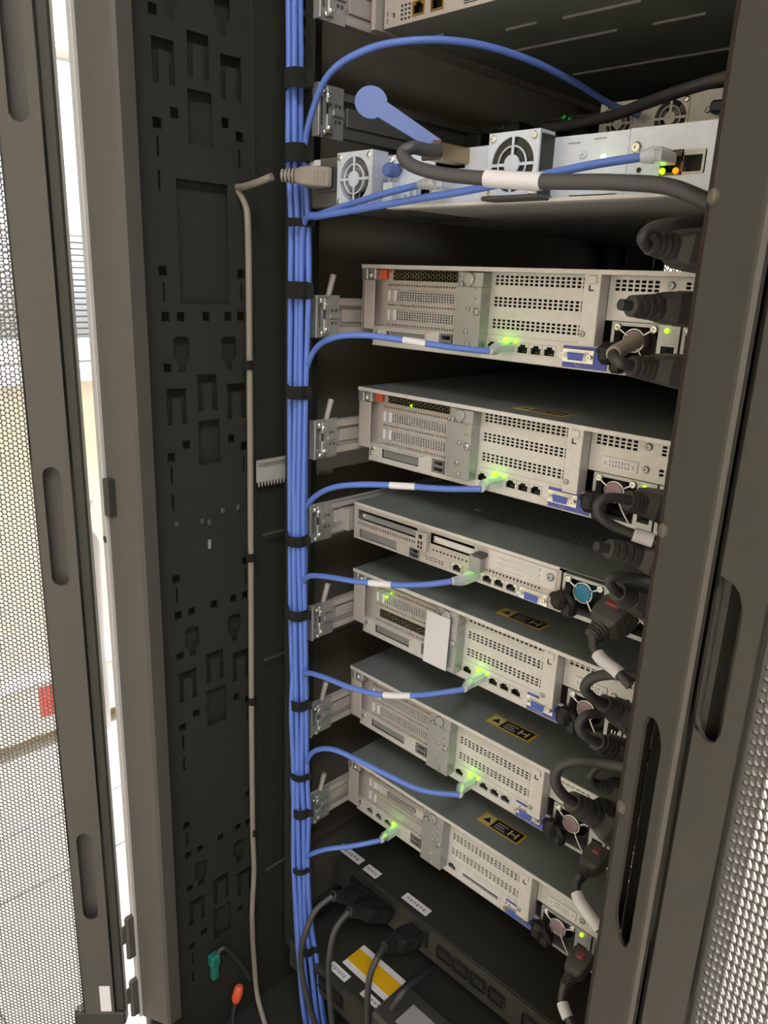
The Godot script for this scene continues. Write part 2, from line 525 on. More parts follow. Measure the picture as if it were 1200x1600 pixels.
var P := {
	"arc": [V(0.0038,0.1025,0.0850), V(0.0179,0.1287,0.0900), V(0.0501,0.1614,0.0950), V(0.0890,0.1772,0.0850), V(0.1226,0.1842,0.0600), V(0.1543,0.1853,0.0200), V(0.1812,0.1780,-0.0300), V(0.1984,0.1669,-0.0800), V(0.2108,0.1550,-0.1300), V(0.2297,0.1477,-0.1500)],
	"s0a": [V(0.0066,0.0385,0.0850), V(0.0360,0.0426,0.0920), V(0.0744,0.0502,0.0900), V(0.1180,0.0580,0.0880), V(0.1573,0.0638,0.0850)],
	"s0b": [V(0.0106,0.0369,0.0900), V(0.0430,0.0403,0.0980), V(0.0854,0.0435,0.1000), V(0.1654,0.0494,0.1050), V(0.2331,0.0548,0.1050), V(0.3022,0.0624,0.1050), V(0.3395,0.0673,0.1000), V(0.3623,0.0706,0.0900)],
	"s1": [V(-0.0073,-0.1350,0.0750), V(0.0027,-0.1116,0.0800), V(0.0256,-0.0848,0.0850), V(0.0547,-0.0722,0.0850), V(0.0856,-0.0682,0.0750), V(0.1271,-0.0709,0.0550), V(0.1629,-0.0738,0.0400), V(0.1985,-0.0754,0.0220)],
	"s2": [V(-0.0099,-0.2990,0.0750), V(-0.0007,-0.2727,0.0800), V(0.0270,-0.2448,0.0880), V(0.0577,-0.2267,0.0880), V(0.0973,-0.2161,0.0800), V(0.1427,-0.2113,0.0620), V(0.1781,-0.2091,0.0450), V(0.2072,-0.2052,0.0300)],
	"s3": [V(-0.0136,-0.3963,0.0750), V(-0.0054,-0.3677,0.0800), V(0.0176,-0.3401,0.0880), V(0.0417,-0.3307,0.0900), V(0.0975,-0.3215,0.0850), V(0.1389,-0.3161,0.0700), V(0.1735,-0.3071,0.0600), V(0.1947,-0.2997,0.0500)],
	"s4": [V(-0.0039,-0.5080,0.0750), V(0.0006,-0.4823,0.0800), V(0.0170,-0.4614,0.0880), V(0.0444,-0.4527,0.0900), V(0.0925,-0.4497,0.0850), V(0.1322,-0.4450,0.0750), V(0.1737,-0.4327,0.0600), V(0.2086,-0.4204,0.0350)],
	"s5": [V(0.0094,-0.6015,0.0800), V(0.0199,-0.5772,0.0850), V(0.0407,-0.5528,0.0900), V(0.0687,-0.5379,0.0900), V(0.1064,-0.5355,0.0850), V(0.1473,-0.5396,0.0750), V(0.1817,-0.5464,0.0600), V(0.2150,-0.5454,0.0370)],
	"s6": [V(-0.0029,-0.7512,0.0800), V(0.0195,-0.7218,0.0850), V(0.0556,-0.6884,0.0850), V(0.0851,-0.6740,0.0700), V(0.1091,-0.6651,0.0450)],
	"top": [V(0.3649,0.1476,-0.0500), V(0.3153,0.1439,-0.0600), V(0.2691,0.1414,-0.0800), V(0.2337,0.1405,-0.1000), V(0.1812,0.1405,-0.1200), V(0.1334,0.1411,-0.1300)],
	"dac": [V(0.1896,0.0865,0.0970), V(0.1855,0.0859,0.1080), V(0.1808,0.0863,0.1220), V(0.1769,0.0816,0.1280), V(0.1870,0.0732,0.1300), V(0.2126,0.0654,0.1280), V(0.2580,0.0595,0.1220), V(0.3114,0.0550,0.1180), V(0.3594,0.0525,0.1150), V(0.3975,0.0481,0.1100), V(0.4216,0.0379,0.1000)],
	"tab": [V(0.1828,0.0933,0.1000), V(0.1613,0.1098,0.1200), V(0.1414,0.1219,0.1300), V(0.1293,0.1275,0.1330)],
	"grey": [V(-0.0131,0.0768,0.1120), V(-0.0337,0.0716,0.1160), V(-0.0664,0.0694,0.1120), V(-0.0772,0.0701,0.1100), V(-0.0680,0.0636,0.1102), V(-0.0620,0.0500,0.1076), V(-0.0600,0.0376,0.1076), V(-0.0600,-0.1099,0.1074), V(-0.0600,-0.3328,0.1089), V(-0.0600,-0.5231,0.1107), V(-0.0600,-0.7181,0.1114), V(-0.0600,-0.7805,0.1102), V(-0.0600,-0.8524,0.1143), V(-0.0600,-0.9317,0.1121), V(-0.0450,-0.9844,0.1173), V(-0.0100,-1.0059,0.1273)],
	"greyplug": [V(0.0401,0.0757,0.0800), V(0.0240,0.0761,0.1000), V(0.0020,0.0771,0.1120)],
	"p1cable": [V(0.3957,0.0393,0.0200), V(0.3931,0.0328,0.0500), V(0.3842,0.0290,0.0750), V(0.3734,0.0252,0.0850), V(0.3706,0.0192,0.0880), V(0.3711,0.0142,0.0800)],
	"p1": [V(0.3976,0.0104,0.0300), V(0.3837,0.0128,0.0500), V(0.3712,0.0164,0.0780)],
	"p2": [V(0.3842,-0.0284,0.0000), V(0.3700,-0.0301,0.0300), V(0.3561,-0.0267,0.0650)],
	"p3": [V(0.3895,-0.0770,0.0000), V(0.3716,-0.0748,0.0300), V(0.3572,-0.0711,0.0550)],
	"p3c": [V(0.3588,-0.0715,0.0530), V(0.3535,-0.0680,0.0660), V(0.3444,-0.0639,0.0600), V(0.3422,-0.0589,0.0400), V(0.3447,-0.0528,0.0200)],
	"p4": [V(0.3829,-0.1892,0.0000), V(0.3694,-0.1848,0.0200), V(0.3643,-0.1782,0.0450)],
	"p4c": [V(0.3671,-0.1776,0.0450), V(0.3562,-0.1750,0.0620), V(0.3524,-0.1808,0.0700), V(0.3559,-0.1899,0.0680), V(0.3667,-0.1980,0.0600), V(0.3825,-0.2025,0.0520), V(0.4010,-0.2055,0.0450)],
	"p5": [V(0.3982,-0.2285,0.0200), V(0.3824,-0.2227,0.0350), V(0.3658,-0.2133,0.0700)],
	"p6": [V(0.3794,-0.2806,0.0000), V(0.3755,-0.2687,0.0250), V(0.3692,-0.2551,0.0500)],
	"p6c": [V(0.3711,-0.2562,0.0500), V(0.3687,-0.2464,0.0620), V(0.3678,-0.2403,0.0650), V(0.3721,-0.2375,0.0600), V(0.3843,-0.2398,0.0450), V(0.3957,-0.2398,0.0400)],
	"p7": [V(0.3579,-0.2850,0.0100), V(0.3514,-0.2936,0.0300), V(0.3490,-0.3050,0.0450)],
	"p7c": [V(0.3500,-0.3028,0.0450), V(0.3545,-0.3105,0.0500), V(0.3655,-0.3167,0.0550), V(0.3835,-0.3196,0.0600), V(0.3969,-0.3262,0.0620)],
	"p8": [V(0.3842,-0.3965,0.0000), V(0.3763,-0.3786,0.0200), V(0.3671,-0.3617,0.0450)],
	"p8c": [V(0.3696,-0.3619,0.0450), V(0.3638,-0.3522,0.0600), V(0.3593,-0.3426,0.0660), V(0.3646,-0.3312,0.0660), V(0.3782,-0.3241,0.0600), V(0.3987,-0.3217,0.0500)],
	"p9": [V(0.3798,-0.4326,0.0000), V(0.3738,-0.4196,0.0200), V(0.3684,-0.3975,0.0500)],
	"p9c": [V(0.3704,-0.3978,0.0500), V(0.3636,-0.3894,0.0620), V(0.3585,-0.3805,0.0660), V(0.3601,-0.3715,0.0600), V(0.3673,-0.3724,0.0450)],
	"p10": [V(0.3844,-0.5117,0.0000), V(0.3691,-0.4917,0.0200), V(0.3547,-0.4653,0.0550)],
	"p10c": [V(0.3574,-0.4651,0.0550), V(0.3515,-0.4545,0.0660), V(0.3456,-0.4412,0.0720), V(0.3465,-0.4260,0.0720), V(0.3577,-0.4149,0.0680), V(0.3782,-0.4123,0.0550), V(0.4022,-0.4074,0.0500)],
	"p11": [V(0.3849,-0.4683,0.0000), V(0.3787,-0.4606,0.0150), V(0.3667,-0.4477,0.0400)],
	"p11c": [V(0.3680,-0.4476,0.0400), V(0.3668,-0.4339,0.0500), V(0.3711,-0.4247,0.0450), V(0.3848,-0.4234,0.0300)],
	"p12": [V(0.3652,-0.5460,0.0000), V(0.3595,-0.5492,0.0200), V(0.3649,-0.5537,0.0400)],
	"p12c": [V(0.3652,-0.5505,0.0400), V(0.3667,-0.5571,0.0480), V(0.3749,-0.5618,0.0550), V(0.3921,-0.5683,0.0600), V(0.4064,-0.5776,0.0600)],
	"p13": [V(0.3639,-0.6747,0.0000), V(0.3601,-0.6797,0.0200), V(0.3649,-0.6854,0.0400)],
	"p13c": [V(0.3652,-0.6819,0.0400), V(0.3679,-0.6931,0.0480), V(0.3781,-0.6993,0.0550), V(0.3964,-0.7076,0.0600)],
	"k1": [V(0.0530,-0.7707,0.0700), V(0.0453,-0.7831,0.0900), V(0.0446,-0.8038,0.1050), V(0.0385,-0.8562,0.1100), V(0.0521,-0.9087,0.1100), V(0.0670,-0.9693,0.1000)],
	"k2": [V(0.0831,-0.7746,0.0700), V(0.0818,-0.7868,0.0900), V(0.0820,-0.8195,0.1000), V(0.0821,-0.8706,0.1000), V(0.0913,-0.9368,0.1000)],
	"k3": [V(0.1364,-0.7968,0.0600), V(0.1431,-0.7966,0.0800), V(0.1423,-0.8191,0.0900), V(0.1427,-0.8995,0.0900)],
	"k4": [V(0.1502,-0.8798,-0.0400), V(0.1672,-0.8476,0.0200), V(0.1797,-0.8237,0.0700), V(0.1653,-0.8676,0.0800), V(0.1612,-0.8916,0.0800)],
	"hose": [V(-0.9000,-0.4871,-0.0821), V(-0.9000,-0.5136,-0.0716), V(-0.9000,-0.5503,-0.0759), V(-0.9000,-0.5750,-0.0898), V(-0.9000,-0.6339,-0.0884), V(-0.9000,-0.8176,-0.0841), V(-0.8800,-1.0513,-0.0731), V(-0.8000,-1.0523,-0.0168), V(-0.7000,-1.0282,0.0536)],
}

# ------------------------------------------------------------------ power supply, a part of a server
func psu(parent: Node, x: float, y: float, z: float, w: float, h: float, hub: String, with_handle: bool = true) -> void:
	var p := put("power_supply", shared("psu%.4f%.4f" % [w, h], func(st: SurfaceTool) -> void:
		plate(st, 0, -h, w, 0, 0, [[0.003, -h + 0.003, w * 0.70, -0.003], [w * 0.76, -h + 0.006, w - 0.003, -h * 0.4]], 0.012)
		bx(st, V(0, -h, -0.2), V(w, 0, -0.03))), M.steel, parent, V(x, y, z))
	var cx := w * 0.365
	put("fan_well", shared("psuw%.4f%.4f" % [w, h], func(st: SurfaceTool) -> void:
		bx(st, V(0.001, -h + 0.001, -0.029), V(w - 0.001, -0.001, -0.022))
		lathe(st, [[0.017, -0.021], [0.017, -0.012], [0.013, -0.012]], Transform3D(Basis.IDENTITY, V(cx, -h / 2, 0)), 20)), M.dark, p)
	put("fan_hub", shared("hub", func(st: SurfaceTool) -> void:
		lathe(st, [[0.0085, -0.012], [0.0085, 0.0005], [0.0078, 0.0012], [0, 0.0012]], Transform3D.IDENTITY, 20)), M[hub], p, V(cx, -h * 0.34, 0.001))
	put("wire_guard", shared("psug%.4f%.4f" % [w, h], func(st: SurfaceTool) -> void:
		var c := V(cx, -h * 0.34, 0.001)
		for e in [V(0.006, -0.004, 0.002), V(w * 0.66, -0.004, 0.002), V(0.006, -h + 0.004, 0.002), V(w * 0.66, -h + 0.004, 0.002)]:
			tube(st, smooth([e, e.lerp(c, 0.35) + V(0, 0, 0.001), c + (e - c).normalized() * 0.007], 4), 0.0009, 6)
		var ring := []
		for k in 25: ring.append(c + V(cos(TAU * k / 24.0) * 0.0095, sin(TAU * k / 24.0) * 0.0095, 0))
		tube(st, ring, 0.0009, 6)), M.chrome, p)
	screw(p, 0.0062, -0.0042, 0, 0.0036)
	screw(p, w * 0.64, -0.0042, 0, 0.0036)
	put("inlet", shared("psui%.4f%.4f" % [w, h], func(st: SurfaceTool) -> void:
		for k in 3: bx(st, V(w * 0.80 + k * w * 0.055, -h * 0.75, -0.02), V(w * 0.815 + k * w * 0.055, -h * 0.6, -0.004))), M.chrome, p)
	if with_handle:
		put("pull_handle", shared("psuh%.4f" % h, func(st: SurfaceTool) -> void:
			bx(st, V(-0.004, -h * 0.84, -0.001), V(0.012, -h * 0.40, 0.016), 0.0045)
			bx(st, V(0.006, -h * 1.0, -0.001), V(0.019, -h * 0.58, 0.011), 0.003)
			bx(st, V(-0.008, -h * 0.66, 0.002), V(-0.002, -h * 0.50, 0.010), 0.002)
			tube(st, smooth([V(0.010, -h * 0.45, 0.008), V(0.017, -h * 0.42, 0.015), V(0.022, -h * 0.56, 0.014), V(0.017, -h * 0.70, 0.009)], 4), 0.0028, 8)), M.dark, p)
	led(p, V(w * 0.82, -0.0045, 0.0005), "led_green", 0.002, 0.0)

# ------------------------------------------------------------------ 2U server seen from behind
func server2u(n: int, ytop: float, label: String, hub: String, rows: Array, quad_ports: bool, warn: bool) -> Node3D:
	var s := thing("rack_server", label, "server", V(0, ytop, 0), "two-unit servers in the rack")
	var k := 0.001
	var zp := -0.015
	put("chassis", shared("chassis2", func(st: SurfaceTool) -> void:
		bx(st, V(0.0062, -0.0855, -0.70), V(0.0074, -0.0012, zp))
		bx(st, V(0.4266, -0.0855, -0.70), V(0.4278, -0.0012, zp))
		bx(st, V(0.0062, -0.0865, -0.70), V(0.4278, -0.0853, zp + 0.001))
		bx(st, V(0.0062, -0.0865, -0.705), V(0.4278, -0.0012, -0.70))), M.zinc, s)
	put("inner_tray", shared("tray2", func(st: SurfaceTool) -> void:
		bx(st, V(0.0078, -0.085, -0.10), V(0.4262, -0.002, -0.098))), M.dark, s)
	put("top_cover", shared("lid2", func(st: SurfaceTool) -> void:
		bx(st, V(0.0, -0.0014, -0.70), V(0.434, 0.0, -0.0012), 0.0004)), M.lid, s)
	put("cover_lip", shared("lip2", func(st: SurfaceTool) -> void:
		bx(st, V(0.0, -0.0042, -0.0012), V(0.434, 0.0, 0.0), 0.0003)), M.zinc_pale, s)
	put("side_flange", shared("ear2", func(st: SurfaceTool) -> void:
		bx(st, V(0.004, -0.068, -0.0015), V(0.0215, -0.016, 0.0), 0.0004)
		bx(st, V(0.003, -0.068, -0.30), V(0.0055, -0.016, 0.0))), M.zinc_warm, s)
	var lk := put("latch_block", shared("latch2", func(st: SurfaceTool) -> void:
		bx(st, V(0.0, -0.0165, -0.012), V(0.009, -0.0042, -0.0005), 0.001)
		bx(st, V(0.010, -0.0158, -0.012), V(0.021, -0.0042, -0.001), 0.001)), M.steel, s)
	screw(lk, 0.0135, -0.011, -0.001, 0.003)
	# expansion slots on the left
	var holes := []
	for yy in [-20.5, -41.5, -62.4]:
		holes += grid_holes(0.028, (yy - 1.0) * k, 0.123, (yy + 1.0) * k, 26, 1, 0.5, 1.0)
	for r in 3:
		var yr: float = [-5.0, -26.5, -47.0][r]
		holes.append([0.035, (yr - 10.5) * k, 0.1245, (yr + 0.5) * k])
	put("slot_frame", shared("slots2", func(st: SurfaceTool) -> void:
		plate(st, 0.0075, -0.0645, 0.137, -0.0042, zp, holes, 0.0012)), M.zinc_warm, s)
	for r in 3:
		var yr: float = [-5.0, -26.5, -47.0][r] * k
		if rows[r] == "honey":
			put("honeycomb_vent", shared("honey", func(st: SurfaceTool) -> void:
				hex_sheet(st, 0.037, -0.0081, 25, 2, 0.0042, 0.00165, zp + 0.0006, 0.001)), M.grille, s, V(0, yr, 0))
			if r == 0:
				put("release_tab", shared("otab", func(st: SurfaceTool) -> void:
					bx(st, V(0.011, -0.0100, zp), V(0.029, 0.0008, zp + 0.006), 0.0012)
					bx(st, V(0.029, -0.003, zp), V(0.033, 0.0, zp + 0.002), 0.0005)), M.orange, s, V(0, yr, 0))
		elif rows[r] == "cover":
			put("slot_cover", shared("cover", func(st: SurfaceTool) -> void:
				plate(st, 0.0352, -0.0103, 0.1243, 0.0003, zp + 0.0008, grid_holes(0.0425, -0.0095, 0.122, -0.0008, 22, 4, 0.6, 0.62), 0.001)), M.zinc, s, V(0, yr, 0))
		elif rows[r] == "card":
			var c := put("adapter_card", shared("cardp", func(st: SurfaceTool) -> void:
				plate(st, 0.0352, -0.0103, 0.1243, 0.0003, zp + 0.0008, [[0.062, -0.0085, 0.112, -0.0015]], 0.001)), M.zinc_pale, s, V(0, yr, 0))
			put("card_socket", shared("cards", func(st: SurfaceTool) -> void:
				bx(st, V(0.0625, -0.008, zp - 0.003), V(0.1115, -0.002, zp + 0.004), 0.001)), M.steel, c)
		else:
			put("slot_cover", shared("coverplain", func(st: SurfaceTool) -> void:
				plate(st, 0.0352, -0.0103, 0.1243, 0.0003, zp + 0.0008, [[0.045, -0.0015, 0.12, -0.0009]], 0.001)), M.zinc, s, V(0, yr, 0))
		if rows[r] != "honey":
			for q in [0.0292, 0.0385]:
				put("slot_clip", shared("clip", func(st: SurfaceTool) -> void:
					bx(st, V(0, -0.0105, zp), V(0.0038, 0.0010, zp + 0.002), 0.0005)), M.white, s, V(q, yr, 0))
	# bottom tray with the network adapter bay
	var tray_holes := [[0.105, -0.0815, 0.1245, -0.0665]]
	if quad_ports:
		for i in 4: tray_holes.append([(0.0245 + i * 0.0165), -0.0815, (0.0245 + i * 0.0165 + 0.0145), -0.0695])
	else:
		tray_holes.append([0.028, -0.0805, 0.0872, -0.0690])
	put("bay_panel", shared("bay%s" % quad_ports, func(st: SurfaceTool) -> void:
		plate(st, 0.0078, -0.0853, 0.137, -0.0648, zp + 0.001, tray_holes, 0.0015)
		bx(st, V(0.022, -0.0668, zp + 0.001), V(0.094, -0.0655, zp + 0.003), 0.0004)), M.zinc_pale, s)
	if quad_ports:
		for i in 4: port(s, 0.03175 + i * 0.0165, -0.0755, zp + 0.001)
	else:
		put("adapter_blank", shared("lomb", func(st: SurfaceTool) -> void:
			bx(st, V(0.0282, -0.0803, zp - 0.004), V(0.0850, -0.0692, zp - 0.0015), 0.0006)), M.steel, s)
		put("bay_frame", shared("lomf", func(st: SurfaceTool) -> void:
			plate(st, 0.0270, -0.0815, 0.0885, -0.0680, zp + 0.0016, [[0.0285, -0.0800, 0.0860, -0.0695]], 0.001)), M.zinc_pale, s)
	screw(s, 0.0148, -0.0715, zp + 0.001, 0.0026)
	put("bay_vent", shared("bayv", func(st: SurfaceTool) -> void:
		for i in 3: bx(st, V(0.0095, -0.0745 - i * 0.003, zp + 0.001), V(0.0112, -0.0730 - i * 0.003, zp + 0.0013))), M.dark, s)
	usb(s, 0.1148, -0.0705, zp + 0.001)
	usb(s, 0.1148, -0.0775, zp + 0.001)
	# riser bracket standing proud of the slots
	var br := put("riser_bracket", shared("bracket", func(st: SurfaceTool) -> void:
		bx(st, V(0.1345, -0.0775, zp), V(0.1670, -0.0185, 0.0), 0.0006)
		bx(st, V(0.1385, -0.0190, zp), V(0.1670, -0.0050, -0.001), 0.0006)
		lathe(st, [[0.0062, -0.001], [0.0062, 0.0014], [0.0052, 0.002], [0, 0.002]], Transform3D(Basis.IDENTITY, V(0.1510, -0.0115, 0)), 18)), M.steel, s)
	for p in [[0.1515, -0.0165], [0.1420, -0.0165], [0.1525, -0.0395], [0.1510, -0.0610], [0.1535, -0.0725]]:
		screw(br, p[0], p[1], 0.0004, 0.0025, "screw", "steel")
	screw(br, 0.1625, -0.0420, 0.0, 0.0038, "thumb_screw", "steel")
	put("bracket_label", shared("brl", func(st: SurfaceTool) -> void:
		for i in 3: bx(st, V(0.1585, -0.0215 - i * 0.009, 0), V(0.1612, -0.0195 - i * 0.009, 0.0003))), M.print_grey, br)
	# second riser: three rows of vents
	put("vent_panel", shared("vents2", func(st: SurfaceTool) -> void:
		var h := grid_holes(0.172, -0.0158, 0.271, -0.0070, 18, 3, 0.66, 0.66) + grid_holes(0.172, -0.0358, 0.271, -0.0270, 18, 3, 0.66, 0.66) + grid_holes(0.172, -0.0565, 0.271, -0.0477, 18, 3, 0.66, 0.66)
		plate(st, 0.160, -0.0632, 0.279, -0.0042, zp, h, 0.0012)), M.zinc_pale, s)
	var dv := put("riser_divider", shared("divider", func(st: SurfaceTool) -> void:
		bx(st, V(0.2770, -0.0640, zp), V(0.2930, -0.0040, 0.0), 0.0005)
		bx(st, V(0.2810, -0.0120, 0.0), V(0.2895, -0.0050, 0.0015), 0.0006)), M.zinc_pale, s)
	screw(dv, 0.2808, -0.0540, 0.0, 0.0027, "screw", "steel")
	put("latch_slot", shared("lslot", func(st: SurfaceTool) -> void:
		bx(st, V(0.2822, -0.0178, -0.0002), V(0.2835, -0.0130, 0.0003))
		bx(st, V(0.2835, -0.0178, -0.0002), V(0.2868, -0.0166, 0.0003))), M.dark, dv)
	# right-hand panel over the power supplies
	var rp := put("power_panel", shared("power2", func(st: SurfaceTool) -> void:
		var h := grid_holes(0.299, -0.0166, 0.3385, -0.0075, 7, 3, 0.7, 0.68) + grid_holes(0.361, -0.0166, 0.4, -0.0080, 7, 3, 0.7, 0.68) + grid_holes(0.361, -0.0345, 0.4, -0.0285, 7, 2, 0.7, 0.68)
		plate(st, 0.2935, -0.0415, 0.4268, -0.0042, zp + 0.0005, h, 0.0012)), M.zinc_pale, s)
	screw(rp, 0.3490, -0.0110, zp + 0.0005, 0.0034, "rivet", "steel")
	screw(rp, 0.3490, -0.0310, zp + 0.0005, 0.0034, "rivet", "steel")
	put("serial_cover", shared("serial2", func(st: SurfaceTool) -> void:
		plate(st, 0.3075, -0.0362, 0.3415, -0.0262, zp + 0.0016, grid_holes(0.3145, -0.0345, 0.3340, -0.0285, 7, 2, 0.5, 0.62) + [[0.3095, -0.0330, 0.3120, -0.0306], [0.3365, -0.0330, 0.3390, -0.0306]], 0.0012)), M.white, rp)
	# port strip
	put("port_panel", shared("ports2%s" % quad_ports, func(st: SurfaceTool) -> void:
		var h := [[0.1670, -0.0790, 0.1815, -0.0680]]
		if quad_ports:
			h.append([0.190, -0.0785, 0.246, -0.0695])
		else:
			for i in 4: h.append([0.1880 + i * 0.0150, -0.0790, 0.2025 + i * 0.0150, -0.0680])
		plate(st, 0.1375, -0.0853, 0.3005, -0.0632, zp + 0.001, h, 0.0015)), M.zinc_pale, s)
	port(s, 0.17425, -0.0735, zp + 0.001, "management_port")
	if quad_ports:
		var pp := put("long_socket", shared("longsock", func(st: SurfaceTool) -> void:
			plate(st, 0.189, -0.0790, 0.247, -0.0690, zp + 0.0022, [[0.1915, -0.0770, 0.2445, -0.0712]], 0.003)), M.white, s)
		put("socket_core", shared("longcore", func(st: SurfaceTool) -> void:
			bx(st, V(0.1915, -0.0765, zp - 0.004), V(0.2445, -0.0717, zp + 0.0005), 0.0008)), M.brown, pp)
	else:
		for i in 4: port(s, 0.19525 + i * 0.0150, -0.0735, zp + 0.001)
	var bp := put("blue_plate", shared("bplate", func(st: SurfaceTool) -> void:
		bx(st, V(0.2555, -0.0850, zp + 0.001), V(0.3003, -0.0785, zp + 0.0022), 0.0003)
		bx(st, V(0.2700, -0.0790, zp + 0.001), V(0.3003, -0.0660, zp + 0.0020), 0.0003)
		bx(st, V(0.2550, -0.0690, zp + 0.001), V(0.2705, -0.0660, zp + 0.0020), 0.0003)), M.blue_plate, s)
	put("monitor_symbol", shared("monsym", func(st: SurfaceTool) -> void:
		plate(st, 0.2690, -0.0836, 0.2745, -0.0798, zp + 0.0024, [[0.2697, -0.0829, 0.2738, -0.0805]], 0.0003)), M.print_grey, bp)
	dsub(s, 0.2712, -0.0745, zp + 0.0016, 0.0185, "vga_blue", "vga_port")
	psu(s, 0.3010, -0.0420, zp + 0.002, 0.0610, 0.0430, hub)
	psu(s, 0.3640, -0.0420, zp + 0.002, 0.0610, 0.0430, hub, false)
	if warn: warning_label(s, 0.1965)
	return s

# yellow warning label printed on a server lid, read from the front of the rack
func warning_label(parent: Node, x: float) -> void:
	var w := onebox("warning_label", V(x, 0, -0.046), V(x + 0.058, 0.0003, -0.026), M.yellow, parent)
	onebox("label_field", V(x + 0.003, 0.0003, -0.0435), V(x + 0.016, 0.00045, -0.0285), M.cream_print, w)
	var st := mb()
	var xf := Transform3D(Basis(Vector3.RIGHT, -PI / 2), V(x + 0.0095, 0.00045, -0.036))
	prism(st, PackedVector2Array([Vector2(-0.0052, -0.0042), Vector2(0.0052, -0.0042), Vector2(0, 0.0050)]), 0, 0.0001, xf)
	bx(st, V(x + 0.0175, 0.0003, -0.0445), V(x + 0.0555, 0.00045, -0.0275))
	obj("black_field", st, M.dark, w)
	var s2 := mb()
	for i in 3:
		bx(s2, V(x + 0.021, 0.00045, -0.0408 + i * 0.0042), V(x + 0.036 - (i % 2) * 0.003, 0.0005, -0.0386 + i * 0.0042))
	obj("text_lines", s2, M.print_grey, w)
	var s3 := mb()
	bx(s3, V(x + 0.0400, 0.00045, -0.0410), V(x + 0.0420, 0.0005, -0.0305))
	bx(s3, V(x + 0.0420, 0.00045, -0.0368), V(x + 0.0490, 0.0005, -0.0348))
	bx(s3, V(x + 0.0490, 0.00045, -0.0410), V(x + 0.0512, 0.0005, -0.0305))
	obj("handle_symbol", s3, M.cream_print, w)

